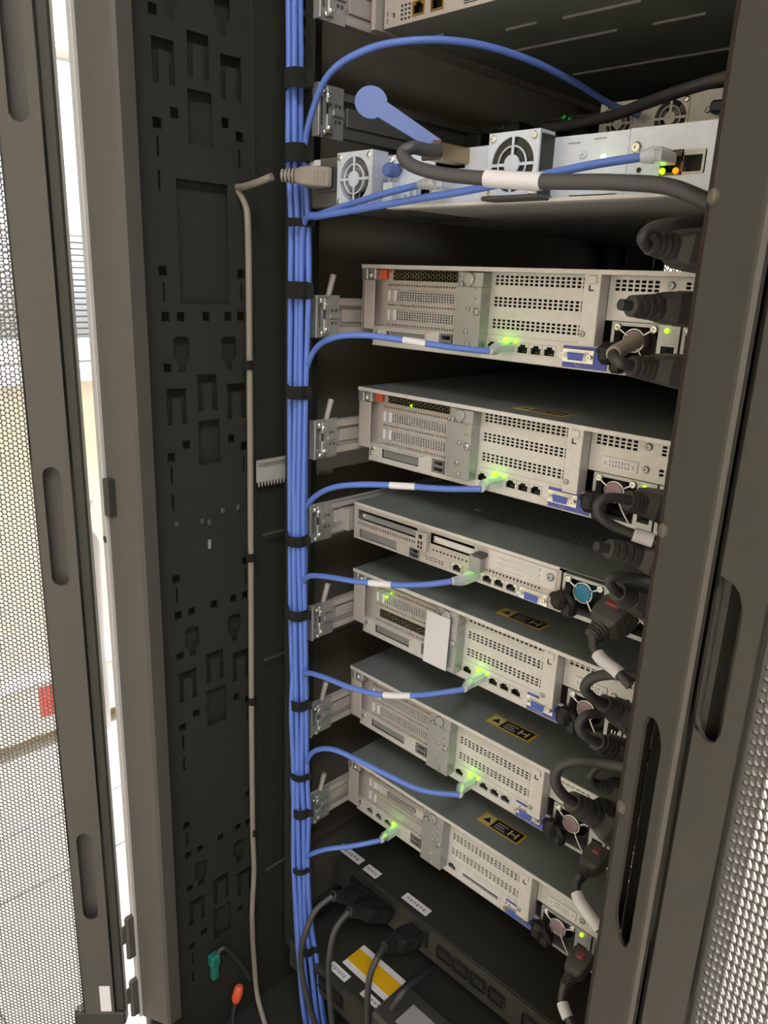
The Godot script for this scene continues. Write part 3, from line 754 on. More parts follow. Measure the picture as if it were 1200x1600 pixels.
# ------------------------------------------------------------------ slim 1U server
func server1u(ytop: float) -> Node3D:
	var s := thing("slim_server", "slim one-unit silver server with dark lid, embossed blank panel and blue round fan label", "server", V(0, ytop, 0.010))
	var b := mb()
	bx(b, V(0.0105, -0.0425, -0.70), V(0.0118, -0.001, 0))
	bx(b, V(0.4255, -0.0425, -0.70), V(0.4268, -0.001, 0))
	bx(b, V(0.0105, -0.0437, -0.70), V(0.4268, -0.0425, 0.0005))
	bx(b, V(0.0105, -0.0437, -0.705), V(0.4268, -0.001, -0.70))
	obj("chassis", b, M.zinc, s)
	onebox("inner_tray", V(0.0118, -0.0424, -0.08), V(0.4255, -0.0014, -0.078), M.dark, s)
	onebox("top_cover", V(0.0085, -0.0012, -0.70), V(0.4285, 0.0, -0.001), M.lid, s, 0.0004)
	onebox("cover_lip", V(0.0085, -0.0032, -0.001), V(0.2900, 0.0, 0.0), M.zinc_pale, s, 0.0003)
	var vt := mb()
	for i in 26:
		for j in 7:
			bx(vt, V(0.150 + i * 0.0062 + (j % 2) * 0.002, 0, -0.125 + j * 0.0085), V(0.154 + i * 0.0062 + (j % 2) * 0.002, 0.0002, -0.123 + j * 0.0085))
	var v := obj("lid_vents", vt, M.dark, s)
	v.set_meta("kind", "stuff")
	onebox("lid_tab", V(0.120, 0, -0.092), V(0.129, 0.0006, -0.087), M.print_grey, s)
	onebox("lid_tab", V(0.348, 0, -0.060), V(0.360, 0.0006, -0.054), M.print_grey, s)
	onebox("side_flange", V(-0.0165, -0.0395, -0.012), V(-0.0005, -0.0130, 0.0), M.zinc_warm, s, 0.0006)
	# rear face
	var f := mb()
	var h := [[0.0165, -0.0195, 0.1105, -0.0075], [0.1295, -0.0195, 0.1895, -0.0070], [0.020, -0.0410, 0.0810, -0.0312], [0.0995, -0.0425, 0.1155, -0.0310],
		[0.1600, -0.0415, 0.1765, -0.0325], [0.2165 - 0.0300, -0.0415, 0.2165 - 0.0155, -0.0325]]
	for i in 3: h.append([0.2015 + i * 0.0148, -0.0415, 0.2150 + i * 0.0148, -0.0325])
	h += grid_holes(0.0165, -0.0262, 0.112, -0.0226, 26, 1, 0.5, 1.0)
	h += grid_holes(0.1335, -0.0268, 0.1865, -0.0246, 11, 1, 0.5, 1.0)
	h += grid_holes(0.1245, -0.0392, 0.1495, -0.0348, 7, 2, 0.55, 0.55)
	h += grid_holes(0.2060, -0.0285, 0.2710, -0.0262, 16, 1, 0.5, 1.0)
	plate(f, 0.0118, -0.0425, 0.2925, -0.0030, 0, h, 0.0013)
	obj("rear_panel", f, M.zinc_warm, s)
	onebox("slot_cover", V(0.0205, -0.0185, -0.004), V(0.1090, -0.0115, -0.002), M.steel, s, 0.0006)
	onebox("slot_cover", V(0.1325, -0.0180, -0.004), V(0.1880, -0.0110, -0.002), M.zinc_pale, s, 0.0006)
	screw(s, 0.0245, -0.0145, -0.002, 0.0022)
	screw(s, 0.1365, -0.0140, -0.002, 0.0022)
	onebox("adapter_blank", V(0.0205, -0.0408, -0.004), V(0.0790, -0.0314, -0.0015), M.steel, s, 0.0006)
	usb(s, 0.1075, -0.0342, 0)
	usb(s, 0.1075, -0.0398, 0)
	var l := onebox("riser_latch", V(0.1135, -0.0290, 0), V(0.1290, -0.0085, 0.007), M.zinc_warm, s, 0.0008)
	var lh := mb()
	bx(lh, V(0.1190, -0.0150, 0.0069), V(0.1240, -0.0105, 0.0073))
	for i in 2:
		for j in 2: bx(lh, V(0.1180 + i * 0.004, -0.0265 + j * 0.005, 0.0069), V(0.1203 + i * 0.004, -0.0230 + j * 0.005, 0.0073))
	obj("latch_holes", lh, M.dark, l)
	onebox("bracket_tab", V(0.1905, -0.0305, 0), V(0.2050, -0.0125, 0.010), M.steel, s, 0.0008)
	onebox("bracket_clip", V(0.1955, -0.0135, -0.004), V(0.2070, -0.0095, 0.011), M.plug_black, s, 0.0008)
	port(s, 0.16825, -0.0370, 0, "management_port")
	for i in 4: port(s, 0.1935 + i * 0.0148, -0.0370, 0)
	var e := mb()
	bx(e, V(0.2085, -0.0245, 0), V(0.2880, -0.0045, 0.0008), 0.0003)
	obj("blank_panel", e, M.zinc_pale, s)
	for i in 3:
		var t := mb()
		tube(t, [V(0.2200, -0.0085 - i * 0.0055, 0.0004), V(0.2700, -0.0085 - i * 0.0055, 0.0004)], 0.0018, 8)
		obj("embossed_bar", t, M.zinc_pale, s)
	screw(s, 0.2820, -0.0120, 0.0008, 0.0040, "thumb_screw", "steel")
	dsub(s, 0.2652, -0.0372, 0.0, 0.0185, "vga_blue", "vga_port")
	psu(s, 0.2955, -0.0030, 0.0015, 0.0610, 0.0390, "cyan")
	psu(s, 0.3590, -0.0030, 0.0015, 0.0610, 0.0390, "purple", false)
	return s

# ------------------------------------------------------------------ slide rail beside a server
func rail(ytop: float, y0: float, y1: float, dx: float, label: String, lever: bool, mt: String) -> void:
	var r := thing("slide_rail", label, "rail", V(dx, ytop, 0), "slide rails left of the servers")
	var hk := "%.4f%.4f" % [y0, y1]
	put("channel", shared("rail" + hk, func(st: SurfaceTool) -> void:
		bx(st, V(-0.0105, y1, -0.70), V(-0.0085, y0, 0.064))
		bx(st, V(-0.0105, y0 - 0.0015, -0.70), V(-0.0030, y0, 0.064), 0.0004)
		bx(st, V(-0.0040, y0 - 0.0075, -0.70), V(-0.0030, y0, 0.064))
		bx(st, V(-0.0105, y1, -0.70), V(-0.0030, y1 + 0.0015, 0.064), 0.0004)
		bx(st, V(-0.0040, y1, -0.70), V(-0.0030, y1 + 0.0075, 0.064))
		bx(st, V(-0.0085, y1 + 0.012, -0.70), V(-0.0065, y0 - 0.012, 0.020), 0.0005)), M[mt], r)
	var yc := (y0 + y1) * 0.5
	var hb := (y0 - y1) * 0.5 + 0.003
	var bk := put("end_bracket", shared("railb" + hk, func(st: SurfaceTool) -> void:
		plate(st, -0.0645, yc - hb, -0.0300, yc + hb, 0, [[-0.0600, yc - hb * 0.55, -0.0565, yc + hb * 0.55], [-0.0530, yc - 0.012, -0.0490, yc + 0.006], [-0.0415, yc + hb * 0.2, -0.0380, yc + hb * 0.34], [-0.0415, yc - hb * 0.4, -0.0380, yc - hb * 0.26], [-0.0365, yc + hb * 0.2, -0.0330, yc + hb * 0.34], [-0.0365, yc - hb * 0.4, -0.0330, yc - hb * 0.26]], 0.0025)
		bx(st, V(-0.0550, yc - hb * 0.85, 0), V(-0.0470, yc - hb * 0.1, 0.0035), 0.001)
		bx(st, V(-0.0555, yc + hb * 0.3, 0), V(-0.0480, yc + hb * 0.9, 0.004), 0.001)
		bx(st, V(-0.0450, yc - hb * 0.12, 0), V(-0.0300, yc + hb * 0.12, 0.002), 0.0006)
		bx(st, V(-0.0665, yc - hb, -0.006), V(-0.0640, yc + hb, 0.004), 0.0005)), M.steel, r, V(-0.0015, 0, 0))
	bk.rotation.y = PI / 2
	for q in [[0.58, 0.0525], [-0.62, 0.0510], [0.75, 0.0585], [-0.8, 0.0570]]:
		var sc := put("rivet", screw_mesh(0.0028), M.chrome, r, V(0.0015, yc + hb * q[0], q[1]))
		sc.rotation.y = PI / 2
	if lever:
		put("release_lever", shared("lever", func(st: SurfaceTool) -> void:
			tube(st, smooth([V(-0.005, y0 - 0.006, 0.046), V(-0.005, y0 + 0.008, 0.0415), V(-0.005, y0 + 0.024, 0.0365)], 3), [0.003, 0.003, 0.003, 0.0032, 0.0032, 0.0034, 0.0034], 8)), M.zinc_warm, r)

# ------------------------------------------------------------------ upper devices
func storage_node() -> void:
	var s := thing("storage_controller", "bright silver one-unit controller with round fans at eye level, thick grey cable across it", "controller", V(0, 0, 0))
	var z := 0.060
	var b := mb()
	bx(b, V(0.004, 0.0505, -0.60), V(0.430, 0.0517, z - 0.001))
	bx(b, V(0.004, 0.0505, -0.60), V(0.0052, 0.0945, z - 0.03))
	bx(b, V(0.4288, 0.0505, -0.60), V(0.430, 0.0945, z - 0.001))
	bx(b, V(0.004, 0.0505, -0.605), V(0.430, 0.0945, -0.60))
	obj("chassis", b, M.zinc, s)
	onebox("top_cover", V(0.004, 0.0938, -0.60), V(0.430, 0.0948, z - 0.001), M.black, s)
	onebox("inner_tray", V(0.0055, 0.052, -0.04), V(0.4285, 0.0935, -0.038), M.dark, s)
	onebox("bottom_lip", V(0.098, 0.0480, z - 0.010), V(0.400, 0.0512, z + 0.004), M.zinc_pale, s, 0.0006)
	var f := mb()
	plate(f, 0.100, 0.0512, 0.222, 0.0940, z, [[0.1340, 0.0575, 0.1500, 0.0700], [0.152, 0.0785, 0.186, 0.0925]], 0.0015)
	obj("left_panel", f, M.nickel, s)
	var g := mb()
	plate(g, 0.272, 0.0512, 0.3366, 0.0946, z, [[0.2905, 0.0500, 0.331, 0.0524]], 0.0015)
	plate(g, 0.3372, 0.0512, 0.428, 0.0950, z + 0.0004, [[0.3635, 0.0625, 0.3785, 0.0785], [0.3780, 0.0625, 0.3950, 0.0770]], 0.0015)
	obj("right_panel", g, M.nickel, s)
	for p in [[0.2862, 0.0890], [0.3080, 0.0905]]:
		onebox("emboss", V(p[0], p[1], z), V(p[0] + 0.010, p[1] + 0.0006, z + 0.0006), M.print_grey, s)
	screw(s, 0.3002, 0.0805, z, 0.0030, "screw", "nickel")
	screw(s, 0.3433, 0.0821, z + 0.0004, 0.0040, "thumb_screw", "chrome")
	screw(s, 0.3470, 0.0670, z + 0.0004, 0.0018, "rivet", "dark")
	led(s, V(0.3173, 0.0777, z), "led_white", 0.0022, 0.0001)
	for i in 2:
		var px: float = [0.3712, 0.3862][i]
		var o := put("network_port", shared("bigrj%d" % i, func(st: SurfaceTool) -> void:
			plate(st, -0.0082, -0.0078, 0.0082, 0.0078, 0.001, [[-0.0066, -0.0062, 0.0066, 0.0062]], 0.004)
			bx(st, V(-0.007, 0.0045, -0.004), V(0.007, 0.0062, 0.0006))), M[["brown", "steel"][i]], s, V(px, 0.0700, z + 0.0004))
		put("socket", shared("bigrjs", func(st: SurfaceTool) -> void:
			bx(st, V(-0.0078, -0.0076, -0.012), V(0.0078, 0.0076, -0.009))
			bx(st, V(-0.0066, -0.0066, -0.009), V(-0.0040, -0.0042, 0.0004))
			bx(st, V(0.0040, -0.0066, -0.009), V(0.0066, -0.0042, 0.0004))), M.dark, o)
	led(s, V(0.3655, 0.0650, z + 0.0015), "led_green", 0.0022, 0.00008)
	led(s, V(0.3752, 0.0648, z + 0.0015), "led_amber", 0.0022, 0.00005)
	led(s, V(0.4010, 0.0660, z + 0.0004), "led_amber", 0.0012, 0.0)
	# power supply at the left end, standing further out
	var p := mb()
	bx(p, V(-0.0055, 0.0502, -0.10), V(0.0470, 0.0945, 0.079), 0.0008)
	bx(p, V(0.0470, 0.0502, -0.10), V(0.0952, 0.0945, 0.0575), 0.0008)
	var ps := obj("power_supply", p, M.dark_steel, s)
	fan(ps, 0.0712, 0.0735, 0.081, 0.0238, 0.0195, "fan", "nickel")
	onebox("fan_shroud", V(0.0475, 0.0500, 0.055), V(0.0950, 0.0970, 0.0605), M.plug_black, ps)
	var inl := mb()
	plate(inl, 0.0190, 0.0640, 0.0460, 0.0860, 0.0825, [[0.0215, 0.0665, 0.0435, 0.0835]], 0.0030)
	obj("inlet", inl, M.plug_black, ps)
	onebox("paper_label", V(0.0000, 0.0885, 0.079), V(0.0210, 0.0935, 0.0794), M.white, ps)
	onebox("edge_label", V(-0.0085, 0.0520, 0.072), V(-0.0050, 0.0580, 0.0795), M.white, ps)
	# latch recess with the blue thumb knob
	var lt := mb()
	bx(lt, V(0.0955, 0.0512, 0.03), V(0.1000, 0.0940, 0.062), 0.0008)
	bx(lt, V(0.100, 0.0520, 0.060), V(0.112, 0.0700, 0.072), 0.0006)
	bx(lt, V(0.1005, 0.0855, 0.060), V(0.1200, 0.0935, 0.066), 0.0006)
	obj("latch_bracket", lt, M.nickel, s)
	var kn := mb()
	lathe(kn, [[0.0030, 0.0], [0.0030, 0.004], [0.0055, 0.004], [0.0062, 0.007], [0.0062, 0.015], [0.0050, 0.017], [0, 0.017]], Transform3D(Basis.IDENTITY, V(0.1085, 0.0800, 0.060)), 18)
	obj("thumb_knob", kn, M.blue_tab, s)
	screw(s, 0.1055, 0.0895, 0.066, 0.0035)
	var pt := port(s, 0.1420, 0.0637, z, "network_port", "nickel")
	pt.scale = V(1.05, 1.1, 1)
	for i in 3: onebox("bracket_block", V(0.1180 + i * 0.0062, 0.0560, z), V(0.1215 + i * 0.0062, 0.0600 + i * 0.004, z + 0.006 - i * 0.001), M.nickel, s, 0.0004)
	# fan module in the middle
	var fm := mb()
	bx(fm, V(0.2260, 0.0505, 0.03), V(0.2738, 0.0965, 0.0790), 0.0008)
	var fo := obj("fan_module", fm, M.black, s)
	fan(fo, 0.2499, 0.0745, 0.0805, 0.0238, 0.0200, "fan", "nickel")
	onebox("module_foot", V(0.2220, 0.0490, 0.05), V(0.2760, 0.0525, 0.082), M.plug_black, fo, 0.001)

func recessed_device() -> void:
	var s := thing("recessed_appliance", "shallow one-unit appliance set far back above the silver controller, green lit ports and fans", "appliance", V(0, 0, 0))
	var z := -0.16
	var b := mb()
	bx(b, V(0.004, 0.1235, -0.60), V(0.430, 0.1645, z - 0.03), 0.001)
	obj("chassis", b, M.black, s)
	var f := mb()
	plate(f, 0.180, 0.1235, 0.430, 0.1645, z, [[0.188, 0.127, 0.216, 0.161], [0.2385, 0.127, 0.2745, 0.161]], 0.0015)
	obj("rear_panel", f, M.zinc_pale, s)
	fan(s, 0.2565, 0.1440, z + 0.001, 0.0180, 0.0160, "fan", "zinc_pale")
	fan(s, 0.2020, 0.1440, z + 0.001, 0.0150, 0.0135, "fan", "zinc_pale")
	var d := mb()
	bx(d, V(0.2985, 0.1420, z), V(0.3300, 0.1530, z + 0.012), 0.002)
	obj("dark_connector", d, M.navy, s)
	screw(s, 0.2925, 0.1475, z, 0.0030, "jack_screw", "steel")
	# dark module bay with finned transceivers on the left
	for i in 6:
		var c := onebox("transceiver", V(0.020 + i * 0.026, 0.1260, z - 0.03), V(0.041 + i * 0.026, 0.1480 + (i % 3) * 0.003, z + 0.020 - (i % 2) * 0.012), M.dark, s, 0.002)
		onebox("bail_latch", V(0.023 + i * 0.026, 0.1480 + (i % 3) * 0.003, z - 0.01), V(0.037 + i * 0.026, 0.1500 + (i % 3) * 0.003, z + 0.016 - (i % 2) * 0.012), M.plug_black, c, 0.001)
	for p in [[0.060, 0.1545, 0.0], [0.140, 0.1560, 0.004], [0.148, 0.1525, 0.006]]:
		led(s, V(p[0], p[1], z + p[2]), "led_dim", 0.0022, 0.0)
	onebox("port_guide", V(0.134, 0.1480, z - 0.02), V(0.139, 0.1575, z + 0.004), M.green_plastic, s, 0.001)
	onebox("port_guide", V(0.052, 0.1490, z - 0.02), V(0.066, 0.1550, z + 0.002), M.green_plastic, s, 0.001)

func top_device() -> void:
	var y := 5.0 * U
	var s := thing("upper_server", "topmost server cut off by the picture, its dark ribbed underside seen from below", "server", V(0, y, 0))
	var b := mb()
	bx(b, V(0.0215, 0.0, -0.70), V(0.4270, 0.0015, -0.0015), 0.0005)
	bx(b, V(0.0215, 0.0, -0.70), V(0.0227, 0.043, -0.0015))
	bx(b, V(0.4258, 0.0, -0.70), V(0.4270, 0.043, -0.0015))
	bx(b, V(0.0215, 0.0, -0.705), V(0.4270, 0.043, -0.70))
	bx(b, V(0.0215, 0.0418, -0.70), V(0.4270, 0.043, -0.0015))
	obj("chassis", b, M.underside, s)
	onebox("inner_tray", V(0.0230, 0.0016, -0.08), V(0.4255, 0.0415, -0.078), M.dark, s)
	for e in [[0.1817, 0.2593, -0.073], [0.1199, 0.1560, -0.0697], [0.0843, 0.2048, -0.1332], [0.2385, 0.2889, -0.1368], [0.0835, 0.2653, -0.252], [0.0480, 0.0620, -0.045]]:
		var t := mb()
		bx(t, V(e[0], -0.0022, e[2] - 0.0022), V(e[1], 0.0005, e[2] + 0.0008), 0.0006)
		obj("pressed_rib", t, M.print_grey, s)
	var f := mb()
	var h := grid_holes(0.0447, 0.0035, 0.0575, 0.0172, 3, 4, 0.62, 0.62)
	h.append([0.0600, 0.0042, 0.0760, 0.0172])
	h.append([0.0835, 0.0042, 0.0995, 0.0172])
	h.append([0.1235, 0.0035, 0.1390, 0.0110])
	h.append([0.1420, 0.0035, 0.1580, 0.0110])
	h.append([0.0260, 0.0040, 0.0278, 0.0082])
	h.append([0.0260, 0.0100, 0.0278, 0.0142])
	h.append([0.0338, 0.0080, 0.0368, 0.0120])
	plate(f, 0.0227, 0.0, 0.4258, 0.042, 0.0, h, 0.0015)
	obj("rear_panel", f, M.zinc_warm, s)
	for x in [0.0680, 0.0915]:
		var pp := port(s, x, 0.0107, 0.0, "network_port", "gold")
		pp.scale = V(1.12, 1.2, 1)
	usb(s, 0.1312, 0.0072, 0)
	usb(s, 0.1500, 0.0072, 0)
	onebox("side_flange", V(0.004, 0.002, -0.30), V(0.0100, 0.038, 0.000), M.zinc_warm, s)

# ------------------------------------------------------------------ power distribution units at the bottom
func pdu(y: float, z: float, label: String, labels: Array) -> Node3D:
	var s := thing("power_strip", label, "power strip", V(0, y, z))
	var b := mb()
	bx(b, V(-0.015, -0.0445, -0.12), V(0.445, 0.0, -0.002), 0.0015)
	obj("housing", b, M.black, s)
	var xs := [0.025, 0.053, 0.081, 0.1835, 0.2100, 0.2365, 0.2640, 0.312, 0.338, 0.364, 0.390]
	var h := []
	for x in xs: h.append([x - 0.0115, -0.0315, x + 0.0115, -0.0125])
	h.append([0.1505, -0.0320, 0.1565, -0.0060])
	var f := mb()
	plate(f, -0.015, -0.0445, 0.445, 0.0, 0.0, h, 0.002)
	obj("outlet_panel", f, M.pdu_grey, s)
	for x in xs:
		var o := put("outlet", shared("outlet", func(st: SurfaceTool) -> void:
			var ring := rrect(-0.0128, -0.0106, 0.0128, 0.0106, 0.004)
			var inr := rrect(-0.0110, -0.0090, 0.0110, 0.0090, 0.003)
			for i in ring.size():
				var j := (i + 1) % ring.size()
				quad(st, V(inr[i].x, inr[i].y, 0.0012), V(ring[i].x, ring[i].y, 0.0012), V(ring[j].x, ring[j].y, 0.0012), V(inr[j].x, inr[j].y, 0.0012))
				quad(st, V(ring[i].x, ring[i].y, 0.0012), V(ring[i].x, ring[i].y, 0), V(ring[j].x, ring[j].y, 0), V(ring[j].x, ring[j].y, 0.0012))
				quad(st, V(inr[i].x, inr[i].y, -0.001), V(inr[i].x, inr[i].y, 0.0012), V(inr[j].x, inr[j].y, 0.0012), V(inr[j].x, inr[j].y, -0.001))
			prism(st, rrect(-0.0082, -0.0062, 0.0082, 0.0062, 0.002), -0.0015, 0.0008)), M.outlet_black, s, V(x, -0.022, 0.0))
		put("contact_slots", shared("outs", func(st: SurfaceTool) -> void:
			bx(st, V(-0.0062, -0.004, 0.0007), V(-0.0046, 0.001, 0.0011))
			bx(st, V(0.0046, -0.004, 0.0007), V(0.0062, 0.001, 0.0011))
			bx(st, V(-0.0008, -0.001, 0.0007), V(0.0008, 0.004, 0.0011))), M.pdu_grey, o)
	onebox("breaker", V(0.1508, -0.0310, -0.003), V(0.1562, -0.0070, 0.003), M.dark, s, 0.001)
	for e in labels:
		var w := onebox("paper_label", V(e[0], 0, e[2]), V(e[1], 0.0004, e[3]), M.white, s)
		var t := mb()
		var n := 6
		for i in n:
			bx(t, V(e[0] + (e[1] - e[0]) * (0.12 + 0.13 * i), 0.0004, lerpf(e[2], e[3], 0.35)), V(e[0] + (e[1] - e[0]) * (0.20 + 0.13 * i), 0.0005, lerpf(e[2], e[3], 0.62 + 0.1 * (i % 2))))
		obj("print_marks", t, M.print_grey, w)
	return s

# ------------------------------------------------------------------ cords and plugs
# power plug: from its contact face at a along to the cable end at c
func plug(o: Node3D, a: Vector3, m: Vector3, c: Vector3, w: float, mt: String, ribs: int = 4) -> void:
	var xf := Transform3D(basis_along(c - a), a)
	var L := a.distance_to(c)
	var lb := clampf(a.distance_to(m) + 0.012, L * 0.4, L * 0.72)
	var st := mb()
	var hw := w * 0.5
	var hh := w * 0.38
	var secs := [[0.0, 0.88], [0.003, 1.0], [lb * 0.55, 1.0], [lb * 0.82, 0.88], [lb, 0.62]]
	for i in secs.size() - 1:
		var p := rrect(-hw * secs[i][1], -hh * secs[i][1], hw * secs[i][1], hh * secs[i][1], hw * 0.22 * secs[i][1])
		var q := rrect(-hw * secs[i + 1][1], -hh * secs[i + 1][1], hw * secs[i + 1][1], hh * secs[i + 1][1], hw * 0.22 * secs[i + 1][1])
		for k in p.size():
			var j := (k + 1) % p.size()
			quad(st, xf * V(p[k].x, p[k].y, secs[i][0]), xf * V(p[j].x, p[j].y, secs[i][0]), xf * V(q[j].x, q[j].y, secs[i + 1][0]), xf * V(q[k].x, q[k].y, secs[i + 1][0]))
	for e in [secs[0], secs[4]]:
		var p := rrect(-hw * e[1], -hh * e[1], hw * e[1], hh * e[1], hw * 0.22 * e[1])
		for k in range(1, p.size() - 1): tri(st, xf * V(p[0].x, p[0].y, e[0]), xf * V(p[k].x, p[k].y, e[0]), xf * V(p[k + 1].x, p[k + 1].y, e[0]))
	obj("plug_body", st, M[mt], o)
	var gr := mb()
	for s in [-1.0, 1.0]:
		for i in 4:
			bx(gr, V(s * hw * 0.97, -hh * 0.55, lb * (0.16 + 0.09 * i)), V(s * hw * 1.04, hh * 0.55, lb * (0.20 + 0.09 * i)), 0.0004, xf)
			bx(gr, V(-hw * 0.55, s * hh * 0.97, lb * (0.16 + 0.09 * i)), V(hw * 0.55, s * hh * 1.06, lb * (0.20 + 0.09 * i)), 0.0004, xf)
	obj("grip_ridges", gr, M[mt], o)
	var sr := mb()
	var prof := [[hh * 0.62, lb - 0.002]]
	var seg := (L - lb) / ribs
	for i in ribs:
		var r0 := lerpf(hh * 0.80, hh * 0.60, float(i) / ribs)
		var z0 := lb + seg * i
		prof += [[r0 * 0.62, z0], [r0 * 0.62, z0 + seg * 0.3], [r0, z0 + seg * 0.36], [r0 * 0.97, z0 + seg * 0.98]]
	prof += [[hh * 0.45, L], [0.003, L + 0.001]]
	lathe(sr, prof, xf, 16)
	obj("strain_relief", sr, M[mt], o)

func band(st: SurfaceTool, path: Array, i0: int, i1: int, r: float) -> void:
	tube(st, path.slice(i0, i1 + 1), r, 14)

# power cord with a plug (three points) and a cable path; sleeve marks a paper label
func cord(label: String, pl: Array, path: Array, w: float, r: float, mt: String, pmt: String, sleeve: Array = [], red: bool = false) -> Node3D:
	var o := thing("power_cable", label, "power cord", Vector3.ZERO, "black power cords at the right of the servers" if pmt == "plug_black" else "")
	if pl.size() == 3: plug(o, pl[0], pl[1], pl[2], w, pmt)
	var pts := smooth(path, 7)
	var st := mb()
	tube(st, pts, r, 12)
	obj("cable", st, M[mt], o)
	if sleeve.size() == 2:
		var sl := mb()
		band(sl, pts, int(sleeve[0] * (pts.size() - 1)), int(sleeve[1] * (pts.size() - 1)), r + 0.0016)
		obj("paper_sleeve", sl, M.white if not "twisted" in label else M.paper_tan, o)
	if red and pl.size() == 3:
		var xf := Transform3D(basis_along(pl[2] - pl[0]), pl[0].lerp(pl[2], 0.08))
		var st2 := mb()
		bx(st2, V(-w * 0.25, w * 0.20, 0.0), V(w * 0.25, w * 0.46, 0.011), 0.003, xf)
		obj("lock_tab", st2, M.red, o)
	return o

# ------------------------------------------------------------------ blue network cables
var spine := [V(0.0450, -1.03, 0.080), V(0.0333, -0.9436, 0.086), V(0.0244, -0.8850, 0.086), V(0.0143, -0.8182, 0.086), V(0.0082, -0.7404, 0.086), V(0.0073, -0.6579, 0.086), V(0.0055, -0.6025, 0.086), V(0.0021, -0.5054, 0.086), V(-0.0014, -0.3889, 0.086), V(-0.0033, -0.2988, 0.086), V(-0.0037, -0.1324, 0.086), V(-0.0026, -0.0269, 0.086), V(-0.0022, 0.0411, 0.086), V(-0.0058, 0.1002, 0.086), V(-0.0065, 0.1788, 0.086), V(-0.0070, 0.2348, 0.086), V(-0.0070, 0.33, 0.086)]
var right_of_view := V(0.635, 0, -0.773)
var away := V(-0.773, 0, -0.635)

func slot_offset(i: int) -> Vector3:
	var a := (i % 4 - 1.5) * 0.0056
	var b := (int(i / 4.0) - 1.0) * 0.0058
	return right_of_view * a - away * b

func blue_cable(called: String, label: String, slot: int, yb: float, path: Array, sleeve: Array, port_at: Vector3, group: String) -> Node3D:
	var o := thing(called, label, "network cable", Vector3.ZERO, group)
	var rng := RandomNumberGenerator.new()
	rng.seed = 100 + slot
	var pts := []
	var off := slot_offset(slot)
	for p in spine:
		var low := clampf((-0.78 - p.y) / 0.15, 0.0, 1.0)
		var q: Vector3 = p + off * (1.0 + low * 0.5) + V(rng.randf_range(-0.0012, 0.0012), 0, rng.randf_range(-0.0012, 0.0012))
		if p.y < yb - 0.045: pts.append(q)
	pts.append_array(path)
	var sm := smooth(pts, 7)
	var st := mb()
	tube(st, sm, 0.0031, 10)
	obj("cable", st, M.blue_cable, o)
	if sleeve.size() == 2:
		var base_i := (pts.size() - path.size()) * 7
		var n := (path.size() - 1) * 7
		var sl := mb()
		band(sl, sm, base_i + int(round(sleeve[0] * n)), base_i + int(round(sleeve[1] * n)), 0.0035)
		obj("paper_sleeve", sl, M.white, o)
	if port_at != Vector3.ZERO:
		var e: Vector3 = path[path.size() - 1]
		var d := port_at + V(0, 0, 0.020)
		# clear moulded boot from the cable end to the plug
		var bt := mb()
		tube(bt, smooth([e, e.lerp(d, 0.5), d], 4), [0.0036, 0.0038, 0.0042, 0.0046, 0.0050, 0.0054, 0.0056, 0.0058, 0.0058], 10)
		bx(bt, port_at + V(-0.0056, -0.0040, -0.002), port_at + V(0.0056, 0.0036, 0.021), 0.0008)
		bx(bt, port_at + V(-0.003, 0.0034, 0.0), port_at + V(0.003, 0.0060, 0.017), 0.0008)
		obj("clear_plug", bt, M.boot, o)
	return o

# ------------------------------------------------------------------ doors, panels with long rounded slots
func slot_strip(st: SurfaceTool, x0: float, x1: float, y0: float, y1: float, slots: Array, z: float, t: float) -> void:
	var y := y0
	for s in slots:   # [xa, ya, xb, yb]
		bx(st, V(x0, y, z - t), V(x1, s[1], z))
		var r: float = (s[2] - s[0]) * 0.5
		var cx: float = (s[0] + s[2]) * 0.5
		var lft := PackedVector2Array([Vector2(x0, s[1])])
		var rgt := PackedVector2Array([Vector2(x1, s[1])])
		for k in 9:
			var a := PI / 2 * k / 8.0
			lft.append(Vector2(cx - sin(a) * r, s[1] + r - cos(a) * r))
			rgt.append(Vector2(cx + sin(a) * r, s[1] + r - cos(a) * r))
		for k in 9:
			var a := PI / 2 * (8 - k) / 8.0
			lft.append(Vector2(cx - sin(a) * r, s[3] - r + cos(a) * r))
			rgt.append(Vector2(cx + sin(a) * r, s[3] - r + cos(a) * r))
		lft.append(Vector2(x0, s[3]))
		rgt.append(Vector2(x1, s[3]))
		prism(st, lft, z - t, z)
		prism(st, rgt, z - t, z)
		y = s[3]
	bx(st, V(x0, y, z - t), V(x1, y1, z))

func mesh_panel(parent: Node, x0: float, y0: float, cols: int, strips: int, dir: float) -> void:
	var p := 0.005
	var st := mb()
	for j in 40: hex_cell(st, 0, j * p, p, 0.00214, 0, 0.0012)
	var mm := MultiMesh.new()
	mm.transform_format = MultiMesh.TRANSFORM_3D
	mm.mesh = done(st)
	mm.instance_count = cols * strips
	for i in cols:
		for j in strips:
			mm.set_instance_transform(i * strips + j, Transform3D(Basis.IDENTITY, V(x0 + dir * i * p * 0.8660254, y0 + j * 40 * p + (0.5 * p if i % 2 else 0.0), 0)))
	var o := MultiMeshInstance3D.new()
	o.name = "mesh_panel"
	o.multimesh = mm
	o.material_override = M.rack_mesh
	o.set_meta("kind", "stuff")
	parent.add_child(o, true)
	o.position.z = -0.004

